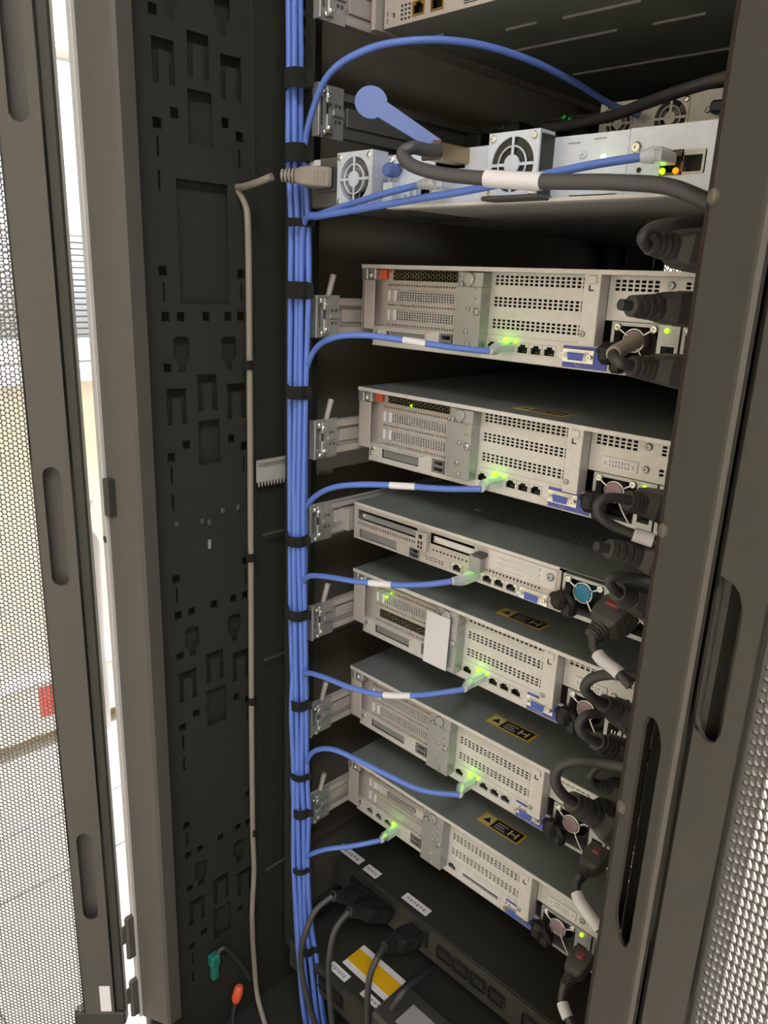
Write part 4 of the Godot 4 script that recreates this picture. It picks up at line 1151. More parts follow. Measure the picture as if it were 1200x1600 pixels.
func door(rack: Node3D, at: Vector3, turn: float, s: float, slots: Array, y0: float, y1: float) -> Node3D:
	var n := Node3D.new()
	n.name = "rack_door"
	rack.add_child(n, true)
	n.position = at
	n.rotation.y = turn
	var st := mb()
	var sl := []
	for q in slots: sl.append([minf(s * q[0], s * q[2]), q[1], maxf(s * q[0], s * q[2]), q[3]])
	slot_strip(st, minf(s * 0.009, s * 0.047), maxf(s * 0.009, s * 0.047), y0, y1, sl, 0.0, 0.002)
	bx(st, V(s * 0.045, y0, -0.014), V(s * 0.047, y1, 0.0))
	bx(st, V(s * 0.300, y0 - 0.050, -0.014), V(s * 0.335, y1, 0.0), 0.001)
	bx(st, V(s * 0.009, y1 - 0.05, -0.014), V(s * 0.335, y1, -0.0005), 0.001)
	bx(st, V(s * 0.047, y0 - 0.050, -0.014), V(s * 0.335, y0 - 0.032, -0.0005), 0.001)
	obj("door_frame", st, M.rack, n)
	onebox("stile_back", V(s * 0.009, y0, -0.014), V(s * 0.047, y1, -0.0125), M.rack, n)
	onebox("hinge_edge", V(s * -0.003, y0, -0.016), V(s * 0.0095, y1, -0.004), M.black, n, 0.002)
	mesh_panel(n, s * 0.0485, y0 - 0.030, 58, 9, s)
	return n

const FLOOR := -1.035

func side_plate(called: String, parent: Node, x: float, z0: float, z1: float, y0: float, y1: float, holes: Array, t: float, m: Material) -> MeshInstance3D:
	# a plate in the plane x, facing +x; holes are [z0, y0, z1, y1]
	var st := mb()
	var h := []
	for q in holes: h.append([-maxf(q[0], q[2]), q[1], -minf(q[0], q[2]), q[3]])
	plate(st, -z1, y0, -z0, y1, 0, h, t)
	var o := obj(called, st, m, parent, V(x, 0, 0))
	o.rotation.y = PI / 2
	return o

func build_rack() -> void:
	var r := thing("server_rack", "tall black server rack cabinet with open perforated rear doors", "server rack", V(0, 0, 0))
	var lo := -0.925
	var hi := 1.02
	for s in [[-0.0920, -0.0830], [0.5170, 0.5260]]:
		var sp := onebox("side_panel", V(s[0], lo, -0.75), V(s[1], hi, 0.272 if s[0] < 0.0 else 0.250), M.side, r, 0.001)
		if s[0] < 0.0:
			for q in [[-0.79, 0.055], [-0.885, 0.05]]:
				var c := mb()
				bx(c, V(-0.0900, q[0] - q[1] * 0.7, 0.268), V(-0.0835, q[0] + q[1] * 0.5, 0.282), 0.003)
				bx(c, V(-0.0880, q[0] - q[1] * 0.2, 0.280), V(-0.0850, q[0] + q[1] * 0.3, 0.288), 0.0015)
				obj("panel_catch", c, M.rack, sp)
			var hs := mb()
			lathe(hs, [[0.004, 0.2722], [0.0025, 0.2726], [0, 0.2726]], Transform3D(Basis.IDENTITY, V(-0.0875, -0.283, 0)), 14)
			obj("screw_hole", hs, M.dark, sp)
	onebox("side_lining", V(-0.0830, -1.02, 0.018), V(-0.0815, hi, 0.235), M.black, r)
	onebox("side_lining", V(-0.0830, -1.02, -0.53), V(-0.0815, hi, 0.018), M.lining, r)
	onebox("side_lining", V(-0.0830, -1.02, -0.74), V(-0.0815, hi, -0.53), M.black, r)
	onebox("side_lining", V(0.5155, lo, -0.74), V(0.5170, hi, 0.235), M.black, r)
	# rear frame uprights
	var lf := mb()
	prism(lf, PackedVector2Array([Vector2(-0.083, -0.268), Vector2(-0.0505, -0.2525), Vector2(-0.0480, -0.2490), Vector2(-0.0480, -0.2340), Vector2(-0.083, -0.2340)]), lo, hi, Transform3D(Basis(Vector3.RIGHT, Vector3(0, 0, -1), Vector3.UP), Vector3.ZERO))
	var lfo := obj("frame_upright", lf, M.rack, r)
	onebox("latch_block", V(-0.0850, -0.2570, 0.2500), V(-0.0740, -0.2170, 0.2720), M.black, lfo, 0.001)
	# right upright: a slotted face, tilted past the left one to shade it
	var rf := Node3D.new()
	rf.name = "slotted_upright"
	r.add_child(rf, true)
	rf.position = V(0.4712, 0, 0.225)
	rf.rotation.y = -atan2(0.043, 0.0458)
	var sl := mb()
	slot_strip(sl, 0.0, 0.0628, lo, hi, [[0.0190, -0.3840, 0.0440, -0.2350], [0.0190, 0.33, 0.0440, 0.475]], 0.0, 0.002)
	obj("slotted_face", sl, M.rack, rf)
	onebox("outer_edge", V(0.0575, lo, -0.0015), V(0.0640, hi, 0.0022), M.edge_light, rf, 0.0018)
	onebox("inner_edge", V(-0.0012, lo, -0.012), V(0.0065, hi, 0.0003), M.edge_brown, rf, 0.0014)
	onebox("slot_back", V(0.001, lo, -0.016), V(0.060, hi, -0.0145), M.black, rf)
	for q in [0.028, -0.136, -0.3085]:
		var b := mb()
		lathe(b, [[0.0042, -0.001], [0.0040, 0.0015], [0.0028, 0.0028], [0, 0.0032]], Transform3D(Basis.IDENTITY, V(0.0085, q, 0)), 14)
		obj("door_buffer", b, M.buffer, rf)
	# cut-out bracing panel on the left
	var cut := []
	for dy in [0.32, 0.0, -0.3255, -0.651]:
		for q in [[179.5, -169.5, 203, -131.5], [141.5, -158, 166, -119], [104, -170, 129, -131]]:   # openings with a T-shaped tongue
			var z0: float = q[0] * 0.001
			var z1: float = q[2] * 0.001
			var ya: float = q[1] * 0.001 + dy
			var yb: float = q[3] * 0.001 + dy
			var w := z1 - z0
			cut.append([z0, yb - 0.010, z1, yb])
			cut.append([z0, ya, z0 + w * 0.27, yb - 0.009])
			cut.append([z1 - w * 0.27, ya, z1, yb - 0.009])
		for q in [[174, -115, 192.5, -81], [116, -115, 134.5, -82]]:   # keyholes
			var z0: float = q[0] * 0.001
			var z1: float = q[2] * 0.001
			var ya: float = q[1] * 0.001 + dy
			var yb: float = q[3] * 0.001 + dy
			cut.append([z0, ya + 0.014, z1, yb])
			cut.append([z0 + 0.002, ya + 0.010, z1 - 0.002, yb + 0.002])
			cut.append([z0 + 0.005, ya, z1 - 0.005, yb])
		cut.append([0.139, -0.2165 + dy, 0.167, -0.1680 + dy])
		for q in [[200, -114.8], [181.8, -196.5], [200.4, -208], [124.5, -196.5], [107.5, -207], [200.4, -64], [183, -64], [153, -64], [126, -64], [109.5, -64], [201, -20], [108.5, -20]]:
			cut.append([(q[0] - 4.6) * 0.001, q[1] * 0.001 + dy, (q[0] + 4.6) * 0.001, q[1] * 0.001 + 0.0095 + dy])
		for q in [[200.6, -232], [200.6, -262], [108, -232], [200.6, -44], [108, -44]]:
			cut.append([(q[0] - 1.3) * 0.001, q[1] * 0.001 + dy, (q[0] + 1.3) * 0.001, q[1] * 0.001 + 0.018 + dy])
	cut.append([0.1230, -0.047, 0.1825, 0.071])
	side_plate("bracing_panel", r, -0.0720, 0.020, 0.2325, -1.02, hi, cut, 0.002, M.black)
	onebox("panel_edge", V(-0.0815, lo, 0.0895), V(-0.0700, hi, 0.0915), M.black, r)
	for q in [[0.198, -0.277], [0.166, -0.280], [0.157, -0.283], [0.139, -0.273], [0.118, -0.273]]:
		var c := put("cage_nut", shared("cage", func(st: SurfaceTool) -> void:
			bx(st, V(-0.0025, -0.0032, 0), V(0.0025, 0.0032, 0.003), 0.001)), M.rack, r, V(-0.0720, q[1], q[0]))
		c.rotation.y = PI / 2
	onebox("white_tag", V(-0.0720, -0.3150, 0.1555), V(-0.0712, -0.3040, 0.1590), M.print_grey, r)
	# horizontal depth bar with a toothed lower edge, behind the cables
	var db := mb()
	bx(db, V(-0.0600, -0.2440, -0.65), V(-0.0585, -0.2180, 0.100))
	bx(db, V(-0.0600, -0.2195, -0.65), V(-0.0520, -0.2180, 0.100))
	for i in 26: prism(db, PackedVector2Array([Vector2(0.0985 - i * 0.0045, -0.2435), Vector2(0.0955 - i * 0.0045, -0.2435), Vector2(0.0970 - i * 0.0045, -0.2500)]), -0.0600, -0.0585, Transform3D(Basis(Vector3.BACK, Vector3.UP, Vector3.RIGHT), Vector3.ZERO))
	obj("depth_bar", db, M.zinc, r)
	for yy in [-0.308, -0.472, -0.79]: onebox("depth_rod", V(-0.0600, yy - 0.002, -0.65), V(-0.0580, yy, 0.092), M.rack, r)
	# mounting posts with square holes
	for q in [[-0.0500, -0.0065, -0.0240], [0.4405, 0.4840, 0.4580]]:
		var mp := mb()
		var hs := []
		for i in 110: hs.append([q[2] - 0.0047, -0.880 + i * 0.01588, q[2] + 0.0047, -0.8705 + i * 0.01588])
		plate(mp, q[0], lo, q[1], hi, 0.0660, hs, 0.002)
		bx(mp, V(q[0], lo, 0.02), V(q[0] + 0.002, hi, 0.065))
		obj("mounting_post", mp, M.black, r)
		onebox("mounting_post", V(q[0], lo, -0.702), V(q[1], hi, -0.700), M.black, r)
	# shell
	var bp := mb()
	bx(bp, V(-0.0900, FLOOR + 0.004, -0.75), V(0.5240, FLOOR + 0.012, 0.262))
	bx(bp, V(-0.0900, FLOOR + 0.012, -0.75), V(-0.0760, lo, 0.262), 0.002)
	bx(bp, V(0.5100, FLOOR + 0.012, -0.75), V(0.5240, lo, 0.262), 0.002)
	bx(bp, V(-0.0760, FLOOR + 0.012, 0.250), V(0.5100, lo - 0.03, 0.262), 0.002)
	bx(bp, V(-0.0760, FLOOR + 0.012, -0.75), V(0.5100, lo, -0.73), 0.002)
	obj("base_plinth", bp, M.black, r)
	onebox("top_plate", V(-0.0920, hi, -0.75), V(0.5260, hi + 0.03, 0.272), M.black, r)
	var fp := mb()
	plate(fp, -0.0830, lo, 0.5170, hi, -0.748, [[-0.010, 0.0050, 0.080, 0.0440]], 0.004)
	obj("front_cover", fp, M.black, r)
	var fm := mb()
	hex_sheet(fm, -0.0100, 0.0050, 15, 6, 0.0070, 0.0028, -0.750, 0.001)
	var fmo := obj("front_mesh", fm, M.rack_mesh, r)
	fmo.set_meta("kind", "stuff")
	# the two rear doors, swung open
	var period := [[0.019, -0.758, 0.0365, -0.636], [0.019, -0.3295, 0.0365, -0.2040], [0.019, 0.1035, 0.0365, 0.2290], [0.019, 0.535, 0.0365, 0.660]]
	var dl := door(r, V(-0.0875, 0, 0.2930), deg_to_rad(47), -1.0, period, -0.905, 0.98)
	var tg := mb()
	bx(tg, V(-0.0255, -0.9000, 0), V(-0.0125, -0.8600, 0.0004))
	obj("paper_label", tg, M.white, dl)
	onebox("bottom_buffer", V(-0.060, -0.925, -0.016), V(0.003, -0.905, -0.001), M.black, dl, 0.002)
	door(r, V(0.5170, 0, 0.2680), deg_to_rad(-40), 1.0, [[0.0070, -0.64, 0.0310, -0.56], [0.0070, -0.2140, 0.0310, -0.1360], [0.0070, 0.21, 0.0310, 0.29]], -0.905, 0.98)

func build_room() -> void:
	# floor: tiles are pieces of the floor, laid on a grout bed
	var st := mb()
	bx(st, V(-1.0, FLOOR - 0.12, -2.0), V(3.0, FLOOR - 0.004, 3.2))
	var fl := struct("floor", st, M.grout)
	var xs := [-0.95, -0.672, -0.516, 0.084, 0.684, 1.284, 1.884, 2.484, 2.95]
	var zs := [-1.95, -1.45, -0.85, -0.25, 0.37, 0.97, 1.57, 2.17, 2.77, 3.15]
	for i in xs.size() - 1:
		for j in zs.size() - 1:
			onebox("floor_tile", V(xs[i] + 0.0015, FLOOR - 0.010, zs[j] + 0.0015), V(xs[i + 1] - 0.0015, FLOOR, zs[j + 1] - 0.0015), M.tile, fl, 0.001)
	# left wall with its window
	var w := mb()
	plate(w, -3.2, FLOOR - 0.1, 2.0, 1.75, 0, [[-1.0, -0.160, 0.75, 0.392]], 0.16)
	var wl := obj("wall_left", w, M.wall, self, V(-0.95, 0, 0))
	wl.rotation.y = PI / 2
	wl.set_meta("kind", "structure")
	var f := mb()
	bx(f, V(-1.02, 0.372, -0.75), V(-0.945, 0.402, 1.0), 0.002)
	bx(f, V(-1.02, -0.200, -0.75), V(-0.940, -0.158, 1.0), 0.002)
	bx(f, V(-1.02, 0.045, -0.75), V(-0.975, 0.056, 1.0), 0.002)
	for z in [-0.75, 0.98]: bx(f, V(-1.02, -0.2, z), V(-0.945, 0.402, z + 0.02), 0.002)
	var wf := struct("window_1", f, M.window_white)
	onebox("pane", V(-1.004, 0.056, -0.73), V(-1.000, 0.372, 0.98), M.glass, wf)
	onebox("pane", V(-1.004, -0.158, -0.73), V(-1.000, 0.045, 0.98), M.glass, wf)
	for i in 16:
		var o := put("slat", shared("slat", func(s2: SurfaceTool) -> void:
			bx(s2, V(-0.986, -0.0011, -0.73), V(-0.972, 0.0011, 0.98))), M.slat, wf, V(0, 0.032 - i * 0.0122, 0))
		o.rotation.z = 0.0
	var wl2 := mb()
	bx(wl2, V(-0.95, -0.240, -1.2), V(-0.905, -0.205, 1.4), 0.004)
	struct("trim_1", wl2, M.ledge)
	var sk := mb()
	bx(sk, V(-0.95, FLOOR, -2.0), V(-0.935, -1.000, 3.2), 0.002)
	struct("baseboard_left", sk, M.tan)
	var c := mb()
	bx(c, V(-0.95, 1.65, -2.0), V(3.0, 1.75, 3.2))
	struct("ceiling", c, M.ceiling)
	var b := mb()
	bx(b, V(-1.1, FLOOR - 0.1, -2.1), V(3.1, 1.75, -1.95))
	struct("wall_front", b, M.wall)
	var b2 := mb()
	bx(b2, V(-1.1, FLOOR - 0.1, 3.15), V(3.1, 1.75, 3.3))
	struct("wall_back", b2, M.wall)
	var b3 := mb()
	bx(b3, V(2.95, FLOOR - 0.1, -2.0), V(3.1, 1.75, 3.2))
	struct("wall_right", b3, M.wall)
	# white trunking along the wall with a red patch, and a hanging grey hose
	var t := thing("cable_trunking", "long white cable trunking low on the wall behind the left perforated door", "trunking", V(-0.935, -0.935, 0))
	var body := mb()
	bx(body, V(-0.0145, -0.064, -1.6), V(0.035, 0.058, 2.6), 0.003)
	obj("trunking_body", body, M.window_white, t)
	var lid := mb()
	bx(lid, V(-0.0145, 0.058, -1.6), V(0.038, 0.066, 2.6), 0.002)
	obj("trunking_lid", lid, M.white, t)
	onebox("red_patch", V(0.035, -0.022, -0.010), V(0.0356, 0.050, 0.062), M.red_patch, t)
	var h := mb()
	tube(h, smooth(P["hose"], 6), 0.008, 10)
	tag(obj("wall_cable", h, M.side), "thick grey cable hanging on the far wall, seen through the gap beside the left door", "cable")

func lamp(at: Vector3, sx: float, sz: float, energy: float, label: String) -> void:
	var o := thing("ceiling_lamp", label, "ceiling lamp", at)
	var st := mb()
	plate(st, -sx / 2 - 0.03, -sz / 2 - 0.03, sx / 2 + 0.03, sz / 2 + 0.03, 0, [[-sx / 2, -sz / 2, sx / 2, sz / 2]], 0.03)
	var f := obj("frame", st, M.window_white, o)
	f.rotation.x = PI / 2
	var d := onebox("diffuser", V(-sx / 2, 0.004, -sz / 2), V(sx / 2, 0.010, sz / 2), M.lamp, o)
	var l := AreaLight3D.new()
	l.name = "lamp_light"
	l.area_size = Vector2(sx, sz)
	l.light_energy = energy
	l.light_color = Color(0.97, 0.98, 1.0)
	l.area_range = 12.0
	l.shadow_enabled = true
	o.add_child(l, true)
	l.position = V(0, -0.004, 0)
	l.rotation.x = -PI / 2

func _ready() -> void:
	# ---- camera, sky, light, exposure
	var cam := Camera3D.new()
	cam.name = "camera"
	cam.position = V(0.63933, -0.01437, 0.61342)
	cam.rotation = V(deg_to_rad(-16.848), deg_to_rad(43.896), deg_to_rad(2.290))
	cam.fov = 67.25
	cam.near = 0.01
	add_child(cam)
	cam.current = true
	var env := Environment.new()
	var sky := Sky.new()
	var sm := ProceduralSkyMaterial.new()
	sm.sky_top_color = Color(0.75, 0.83, 0.95)
	sm.sky_horizon_color = Color(0.95, 0.96, 1.0)
	sm.ground_bottom_color = Color(0.6, 0.6, 0.58)
	sm.ground_horizon_color = Color(0.9, 0.92, 0.95)
	sm.sun_angle_max = 0.0
	sky.sky_material = sm
	env.background_mode = Environment.BG_SKY
	env.sky = sky
	env.background_energy_multiplier = SKY
	env.tonemap_mode = Environment.TONE_MAPPER_LINEAR
	env.tonemap_exposure = EXPOSURE
	env.sdfgi_enabled = true
	env.ssao_enabled = true
	env.ssil_enabled = true
	var we := WorldEnvironment.new()
	we.name = "environment"
	we.environment = env
	add_child(we)
	make_materials()
	lamp(V(1.65, 1.645, 1.4), 0.6, 1.2, LAMP_A, "square white ceiling lamp over the aisle behind the camera")
	lamp(V(1.3, 1.645, -0.6), 0.6, 1.2, FILL_LAMP_B, "added fill lamp at the ceiling, brightening the space right of the rack")  # unseen lamp added so the right side panel shows bright through the mesh
	lamp(V(-0.6, 1.645, -0.45), 0.4, 0.9, FILL_LAMP_C, "added narrow fill lamp at the ceiling, brightening the room by the window wall")  # unseen lamp added to brighten the background behind the left door

	build_room()
	build_rack()

	# ---- devices from top to bottom
	top_device()
	recessed_device()
	storage_node()
	server2u(1, 0.0, "uppermost two-unit silver server, orange tab at its slots, under the bright controller", "purple", ["honey", "cover", "cover"], false, false)
	server2u(2, -3 * U, "second two-unit silver server from the top, orange tab at its slots, lid visible", "purple", ["honey", "cover", "cover"], false, true)
	server1u(-6 * U)
	server2u(4, -8 * U, "two-unit silver server with the white paper tag hanging over its riser bracket", "purple", ["cover", "cover", "honey"], false, true)
	server2u(5, -11 * U, "two-unit silver server second from the bottom, directly below the one with the paper tag", "purple", ["plain", "cover", "cover"], false, true)
	server2u(6, -14 * U, "lowest two-unit silver server, four network ports in its left bay, above the power strip", "purple", ["plain", "card", "plain"], true, true)
	pdu(-0.795, 0.0, "black rack power strip with a row of empty outlets under the lowest server", [[-0.0285, 0.0165, -0.024, -0.011], [0.026, 0.051, -0.023, -0.0095], [0.098, 0.1408, -0.024, -0.0115]])
	var p2 := pdu(-0.880, 0.085, "lower black power strip carrying the yellow sticker, at the bottom of the picture", [[0.0530, 0.0860, -0.0200, -0.0080], [0.1113, 0.1535, -0.0210, -0.0110]])
	var ys := onebox("yellow_sticker", V(0.062, 0, -0.0665), V(0.140, 0.0006, -0.0265), M.white, p2)
	onebox("yellow_field", V(0.0622, 0.0006, -0.0580), V(0.1398, 0.0010, -0.0345), M.bright_yellow, ys)
	var br := thing("power_adapter", "dark grey box at the very bottom, beside the yellow sticker", "adapter", V(0.205, -0.880, 0.060))
	var bb := mb()
	bx(bb, V(-0.050, 0.0, -0.022), V(0.050, 0.030, 0.040), 0.004)
	obj("case", bb, M.pdu_grey, br)
	onebox("case_label", V(-0.020, 0.030, -0.004), V(0.026, 0.0305, 0.028), M.print_grey, br)

	# ---- rails
	rail(0.1645, -0.001, -0.043, 0.0, "long slide rail high up beside the recessed appliance, behind the blue pull tab", false, "dark_steel")
	rail(5 * U + 0.045, -0.002, -0.043, 0.0, "slide rail of the topmost server, cut off by the upper edge of the picture", false, "zinc_warm")
	rail(0.0, -0.0365, -0.0745, 0.0, "slide rail with upright lever beside the uppermost two-unit server", true, "zinc_warm")
	rail(-3 * U, -0.0365, -0.0745, 0.0, "slide rail with upright lever beside the second two-unit server", true, "zinc_warm")
	rail(-6 * U, -0.0020, -0.0420, -0.006, "short-looking slide rail beside the slim one-unit server", false, "zinc")
	rail(-8 * U, -0.0365, -0.0745, 0.0, "slide rail beside the server that carries the white paper tag", true, "zinc_warm")
	rail(-11 * U, -0.0365, -0.0745, 0.0, "slide rail beside the second server from the bottom", true, "zinc_warm")
	rail(-14 * U, -0.0365, -0.0745, 0.0, "lowest slide rail, beside the server above the black power strip", true, "zinc_warm")

	# ---- blue cables: each runs up the bundle and leaves it at its own server
	var g := "blue network cables from the bundle to the server ports"
	blue_cable("network_cable", "long blue cable arching high over the controller to the recessed appliance", 11, 0.10, P["arc"], [], Vector3.ZERO, g)
	blue_cable("network_cable", "short blue cable ending in a clear plug below the controller's blue knob", 7, 0.038, P["s0a"], [], V(0.1760, 0.0650, 0.064), g)
	blue_cable("network_cable", "blue cable passing behind the thick grey cable to the controller's right port", 10, 0.037, P["s0b"], [], V(0.3705, 0.0720, 0.066), g)
	blue_cable("network_cable", "blue cable with paper sleeve to the uppermost two-unit server", 9, -0.135, P["s1"], [0.69, 0.78], V(0.19525, -0.0735, -0.012), g)
	blue_cable("network_cable", "blue cable with paper sleeve to the second two-unit server", 6, -0.299, P["s2"], [0.65, 0.73], V(0.19525, -3 * U - 0.0735, -0.012), g)
	blue_cable("network_cable", "blue cable with paper sleeve to the slim one-unit server", 8, -0.396, P["s3"], [0.61, 0.70], V(0.1935, -6 * U - 0.0370, 0.012), g)
	blue_cable("network_cable", "blue cable with paper sleeve to the server that has the paper tag", 4, -0.508, P["s4"], [0.715, 0.81], V(0.19525, -8 * U - 0.0735, -0.012), g)
	blue_cable("network_cable", "blue cable dipping to the second server from the bottom, without sleeve", 3, -0.60, P["s5"], [], V(0.19525, -11 * U - 0.0735, -0.012), g)
	blue_cable("network_cable", "lowest blue cable, ending in a four-port bay above the white labels", 1, -0.75, P["s6"], [], V(0.08125, -14 * U - 0.0755, -0.012), g)
	for i in 3:
		blue_cable("trunk_cable", ["leftmost", "middle", "rightmost"][i] + " of the blue cables that run past the upper edge of the picture", [0, 5, 2][i], 9.0, [], [], Vector3.ZERO, "blue cables running the whole height of the bundle")
	# green port lights that shine through the clear plugs
	port_lights()

	# ---- straps round the bundle
	var ties := [[0.165, "black strap round the blue bundle nearest the upper edge of the picture"], [0.100, "black strap round the blue bundle just above the grey plug"], [0.036, "thin black strap where two blue cables turn off below the grey plug"],
		[-0.029, "black strap round the blue bundle above the uppermost rail bracket"], [-0.1335, "black strap where the blue cable of the uppermost server turns off"], [-0.300, "black strap where the blue cable of the second server turns off"],
		[-0.390, "black strap where the blue cable of the slim server turns off"], [-0.506, "black strap where the blue cable of the paper-tag server turns off"], [-0.604, "black strap below the bend of the dipping blue cable"],
		[-0.656, "black strap beside the lowest rail bracket"], [-0.742, "thin black strap where the lowest blue cable turns off"], [-0.862, "lowest black strap round the loose blue cables"]]
	for i in ties.size(): strap(ties[i][0], ties[i][1], [0.0085, 0.0085, 0.004, 0.0085, 0.007, 0.006, 0.006, 0.006, 0.004, 0.006, 0.0035, 0.006][i])

	# ---- grey power cord with its ties
	cord("light grey power cord plugged into the controller and hanging down the left side", P["greyplug"], P["grey"], 0.024, 0.0036, "grey_cable", "grey_plug")
	var gt := [[-0.110, "small black tie on the grey cord level with the uppermost blue cable"], [-0.333, "small black tie on the grey cord level with the slim server"], [-0.523, "small black tie on the grey cord level with the paper-tag server's cable"], [-0.718, "small black tie on the grey cord near the lowest rail"], [-0.853, "small black tie on the grey cord above the green and orange plugs"], [-0.985, "small black tie on the grey cord at the lower edge of the picture"]]
	for e in gt:
		var st := mb()
		lathe(st, [[0.0036, -0.005], [0.0052, -0.005], [0.0052, 0.005], [0.0036, 0.005]], Transform3D(Basis(Vector3.RIGHT, -PI / 2), V(-0.060, e[0], 0.1095)), 14)
		bx(st, V(-0.072, e[0] - 0.002, 0.106), V(-0.060, e[0] + 0.002, 0.1075), 0.0005)
		tag(obj("cable_tie", st, M.velcro), e[1], "cable tie", "ties on the grey cord")
	# grey cable with metal plug and blue pull tab
	var dac := thing("breakout_cable", "thick dark grey cable with metal plug, blue pull tab and paper sleeve across the controller", "cable", Vector3.ZERO)
	var dp := smooth(P["dac"], 8)
	var d1 := mb()
	tube(d1, dp, 0.0052, 14)
	obj("cable", d1, M.dac_grey, dac)
	var d2 := mb()
	band(d2, dp, int(0.60 * dp.size()), int(0.685 * dp.size()), 0.0062)
	obj("paper_sleeve", d2, M.white, dac)
	var d3 := mb()
	bx(d3, V(0.1725, 0.0810, 0.052), V(0.1905, 0.0935, 0.098), 0.001)
	obj("metal_plug", d3, M.brass, dac)
	onebox("plug_collar", V(0.1715, 0.0800, 0.097), V(0.1915, 0.0945, 0.1005), M.brown, dac, 0.001)
	var tb := mb()
	var tp: Array = P["tab"]
	var dirv: Vector3 = (tp[2] - tp[0]).normalized()
	var tx := Transform3D(Basis(dirv, 0.62) * Basis(dirv, V(0, 0, 1).cross(dirv).normalized(), dirv.cross(V(0, 0, 1).cross(dirv).normalized())), tp[0])
	var L: float = tp[0].distance_to(tp[2])
	var out := PackedVector2Array([Vector2(-0.006, -0.0052), Vector2(L * 0.82, -0.0070)])
	for k in 19:
		var a := lerpf(-2.4, 2.4, k / 18.0)
		out.append(Vector2(L * 1.0 + cos(a) * 0.0135, sin(a) * 0.0130))
	out.append(Vector2(L * 0.82, 0.0070))
	out.append(Vector2(-0.006, 0.0052))
	prism(tb, out, -0.0007, 0.0007, tx)
	obj("pull_tab", tb, M.blue_tab, dac)

	# ---- black power cords at the right
	var w := 0.033
	cord("black power cord looping under the controller, plug high at the right edge", P["p1"], P["p1cable"], w, 0.0042, "black_cable", "plug_black")
	cord("black plug at the middle of the uppermost server's right side", P["p2"], [P["p2"][2], P["p2"][2].lerp(P["p2"][1], -0.25)], w, 0.0042, "black_cable", "plug_black")
	cord("black power cord slanting behind the arching blue cable above the recessed appliance", [], P["top"], w, 0.0052, "black_cable", "plug_black")
	cord("black power cord with twisted paper label in front of the uppermost server's fan", P["p3"], P["p3c"], w, 0.0044, "black_cable", "plug_black", [0.55, 0.95])
	cord("black power cord looping down from the second server's green light, paper label at its end", P["p4"], P["p4c"], w, 0.0042, "black_cable", "plug_black", [0.80, 0.92])
	cord("black plug lying over the slim server's dark lid", P["p5"], [P["p5"][2], P["p5"][2].lerp(P["p5"][1], -0.3)], w, 0.0042, "black_cable", "plug_black")
	cord("black power cord with tight loop at the slim server's right end", P["p6"], P["p6c"], w, 0.0042, "black_cable", "plug_black")
	cord("black power cord with dark red tab and long paper sleeve below the slim server", P["p7"], P["p7c"], w, 0.0042, "black_cable", "plug_black", [0.40, 0.80], true)
	cord("black power cord arching in front of the paper-tag server's right end", P["p8"], P["p8c"], w, 0.0046, "black_cable", "plug_black")
	cord("black power cord with red tab curling below the paper-tag server's arch", P["p9"], P["p9c"], w, 0.0042, "black_cable", "plug_black", [], true)
	cord("large black plug with wide cord loop over the second lowest server", P["p10"], P["p10c"], 0.040, 0.0050, "black_cable", "plug_black", [], true)
	cord("small black plug behind the wide cord loop of the second lowest server", P["p11"], P["p11c"], 0.022, 0.0040, "black_cable", "plug_black")
	cord("black power cord with paper sleeve hanging to the lowest server's right end", P["p12"], P["p12c"], 0.022, 0.0042, "black_cable", "plug_black", [0.42, 0.86], true)
	cord("black power cord with paper sleeve at the lower right edge of the picture", P["p13"], P["p13c"], 0.022, 0.0042, "black_cable", "plug_black", [0.45, 0.75], true)
	# cords out of the power strip
	var kk := [["k1", "leftmost black cord curving down from the power strip", V(0.055, -0.774, 0.002)], ["k2", "second black cord from the left hanging from the power strip", V(0.084, -0.778, 0.002)], ["k3", "black cord hanging over the yellow sticker from the power strip", V(0.1365, -0.804, 0.002)], ["k4", "black cord slanting down right of the yellow sticker", V(0.1950, -0.806, 0.002)]]
	for e in kk:
		var path: Array = P[e[0]]
		var p0: Vector3 = path[0]
		var base := V(p0.x + 0.002, -0.817, 0.002)
		cord(e[1], [base, base.lerp(p0, 0.6), p0] if e[0] != "k4" else [], path, 0.027, 0.0038, "black_cable", "dark_plug")

	# ---- small loose things
	var tagp := mb()
	bx(tagp, V(-0.0170, -0.0310, 0), V(0.0170, 0.0310, 0.0006))
	var pt := obj("paper_tag", tagp, M.white, self, V(0.1420, -8 * U - 0.0440, 0.0035))
	pt.rotation.x = -0.04
	tag(pt, "white paper tag hanging over the riser bracket of a server in the middle", "tag")
	loose_ends()

func strap(y: float, label: String, hh: float) -> void:
	var c: Vector3 = spine[0]
	for i in spine.size() - 1:
		if spine[i].y <= y and spine[i + 1].y >= y:
			c = spine[i].lerp(spine[i + 1], (y - spine[i].y) / (spine[i + 1].y - spine[i].y))
	var st := mb()
	var ring := [[0.0, -hh], [0.0016, -hh], [0.0016, hh], [0.0, hh]]
	var n := 24
	for i in 3:
		for k in n:
			var pts := []
			for e in [[k, i], [k + 1, i], [k + 1, i + 1], [k, i + 1]]:
				var a: float = TAU * e[0] / n
				var g: float = ring[e[1]][0]
				pts.append(c + right_of_view * cos(a) * (0.0108 + g) + away * sin(a) * (0.0132 + g) + V(0, ring[e[1]][1], 0))
			quad(st, pts[3], pts[2], pts[1], pts[0])
	var xf := Transform3D(Basis(right_of_view.normalized(), Vector3.UP, -away.normalized()), c)
	bx(st, V(0.006, -hh * 0.9, 0.009), V(0.0155, hh * 0.9, 0.0108), 0.0005, xf)
	tag(obj("bundle_strap", st, M.velcro), label, "cable strap", "black straps round the blue bundle")

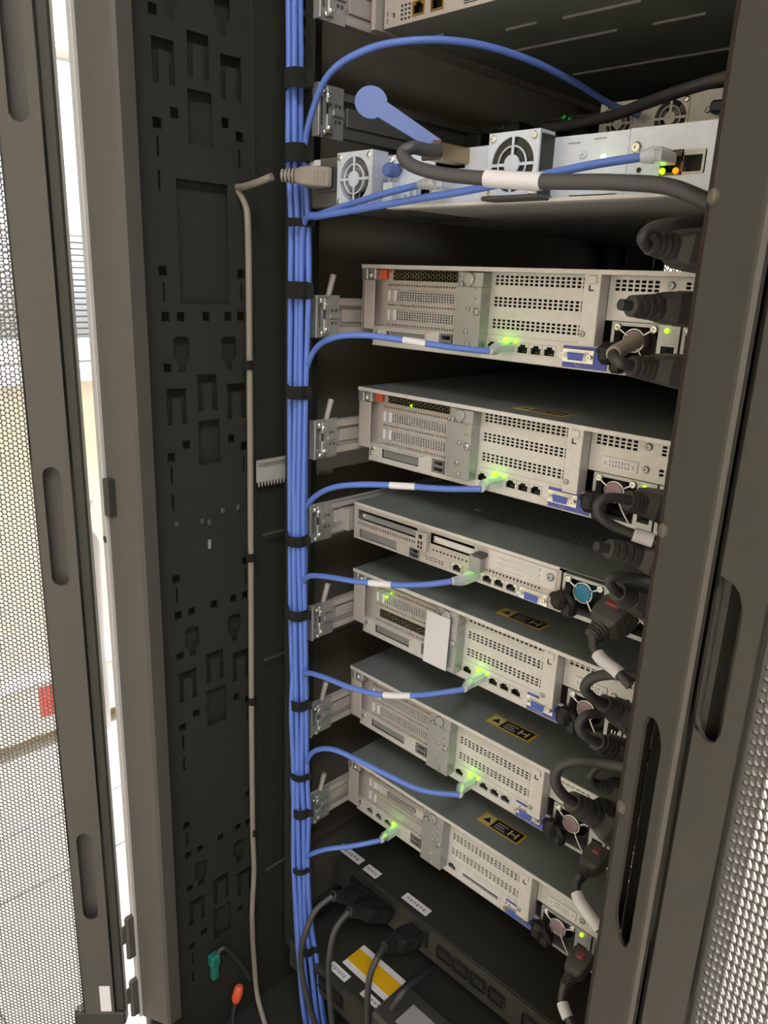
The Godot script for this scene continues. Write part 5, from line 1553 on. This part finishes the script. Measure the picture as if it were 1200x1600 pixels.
func port_lights() -> void:
	# a pair of lights in the top edge of each busy port, part of its server
	for c in get_children():
		if not (c.name.begins_with("rack_server") or c.name == "slim_server"): continue
		var slim: bool = c.name == "slim_server"
		var quadp: bool = c.position.y < -14 * U + 0.01
		var at := V(0.19525, -0.0676, -0.0125)
		if slim: at = V(0.1935, -0.0316, 0.0015)
		if quadp: at = V(0.08125, -0.0695, -0.0125)
		led(c, at + V(-0.0035, 0, 0.0), "led_green", 0.0028, 0.0004)
		if c.name == "rack_server_001": led(c, V(0.0715, -0.0135, -0.0135), "led_green", 0.0014, 0.0)
		if c.name == "rack_server_002":
			led(c, V(0.0461, -0.0277, -0.0135), "led_green", 0.0018, 0.0001)
			led(c, V(0.0543, -0.0200, -0.0135), "led_green", 0.0012, 0.0)
		if not quadp: led(c, at + V(0.0075, 0.0005, 0.0), "led_green", 0.0016, 0.0)

func loose_ends() -> void:
	var o := thing("patch_plug", "small teal plug with translucent lead low against the left bracing panel", "plug", V(-0.060, -0.885, 0.176))
	var a := mb()
	bx(a, V(-0.006, -0.008, -0.007), V(0.006, 0.010, 0.007), 0.002)
	bx(a, V(-0.005, -0.030, -0.005), V(0.005, -0.008, 0.005), 0.002)
	obj("plug_body", a, M.teal, o)
	var b := mb()
	tube(b, smooth([V(0.0, 0.008, -0.004), V(0.003, 0.014, -0.012), V(0.002, -0.03, -0.038), V(0.0, -0.075, -0.056)], 6), 0.0032, 10)
	obj("lead", b, M.pdu_grey, o)
	var p := thing("orange_plug", "small orange plug low at the left beside the grey cord", "plug", V(-0.058, -0.968, 0.142))
	var c := mb()
	tube(c, smooth([V(0, 0.012, -0.004), V(0, 0, 0), V(0, -0.012, 0.004)], 4), [0.004, 0.0055, 0.0065, 0.007, 0.007, 0.007, 0.0065, 0.005, 0.0035], 12)
	obj("plug_body", c, M.orange, p)
	var d := mb()
	tube(d, smooth([V(0, -0.010, 0.003), V(0.0, -0.03, 0.008), V(0.0, -0.07, 0.006)], 5), 0.003, 10)
	obj("lead", d, M.black_cable, p)
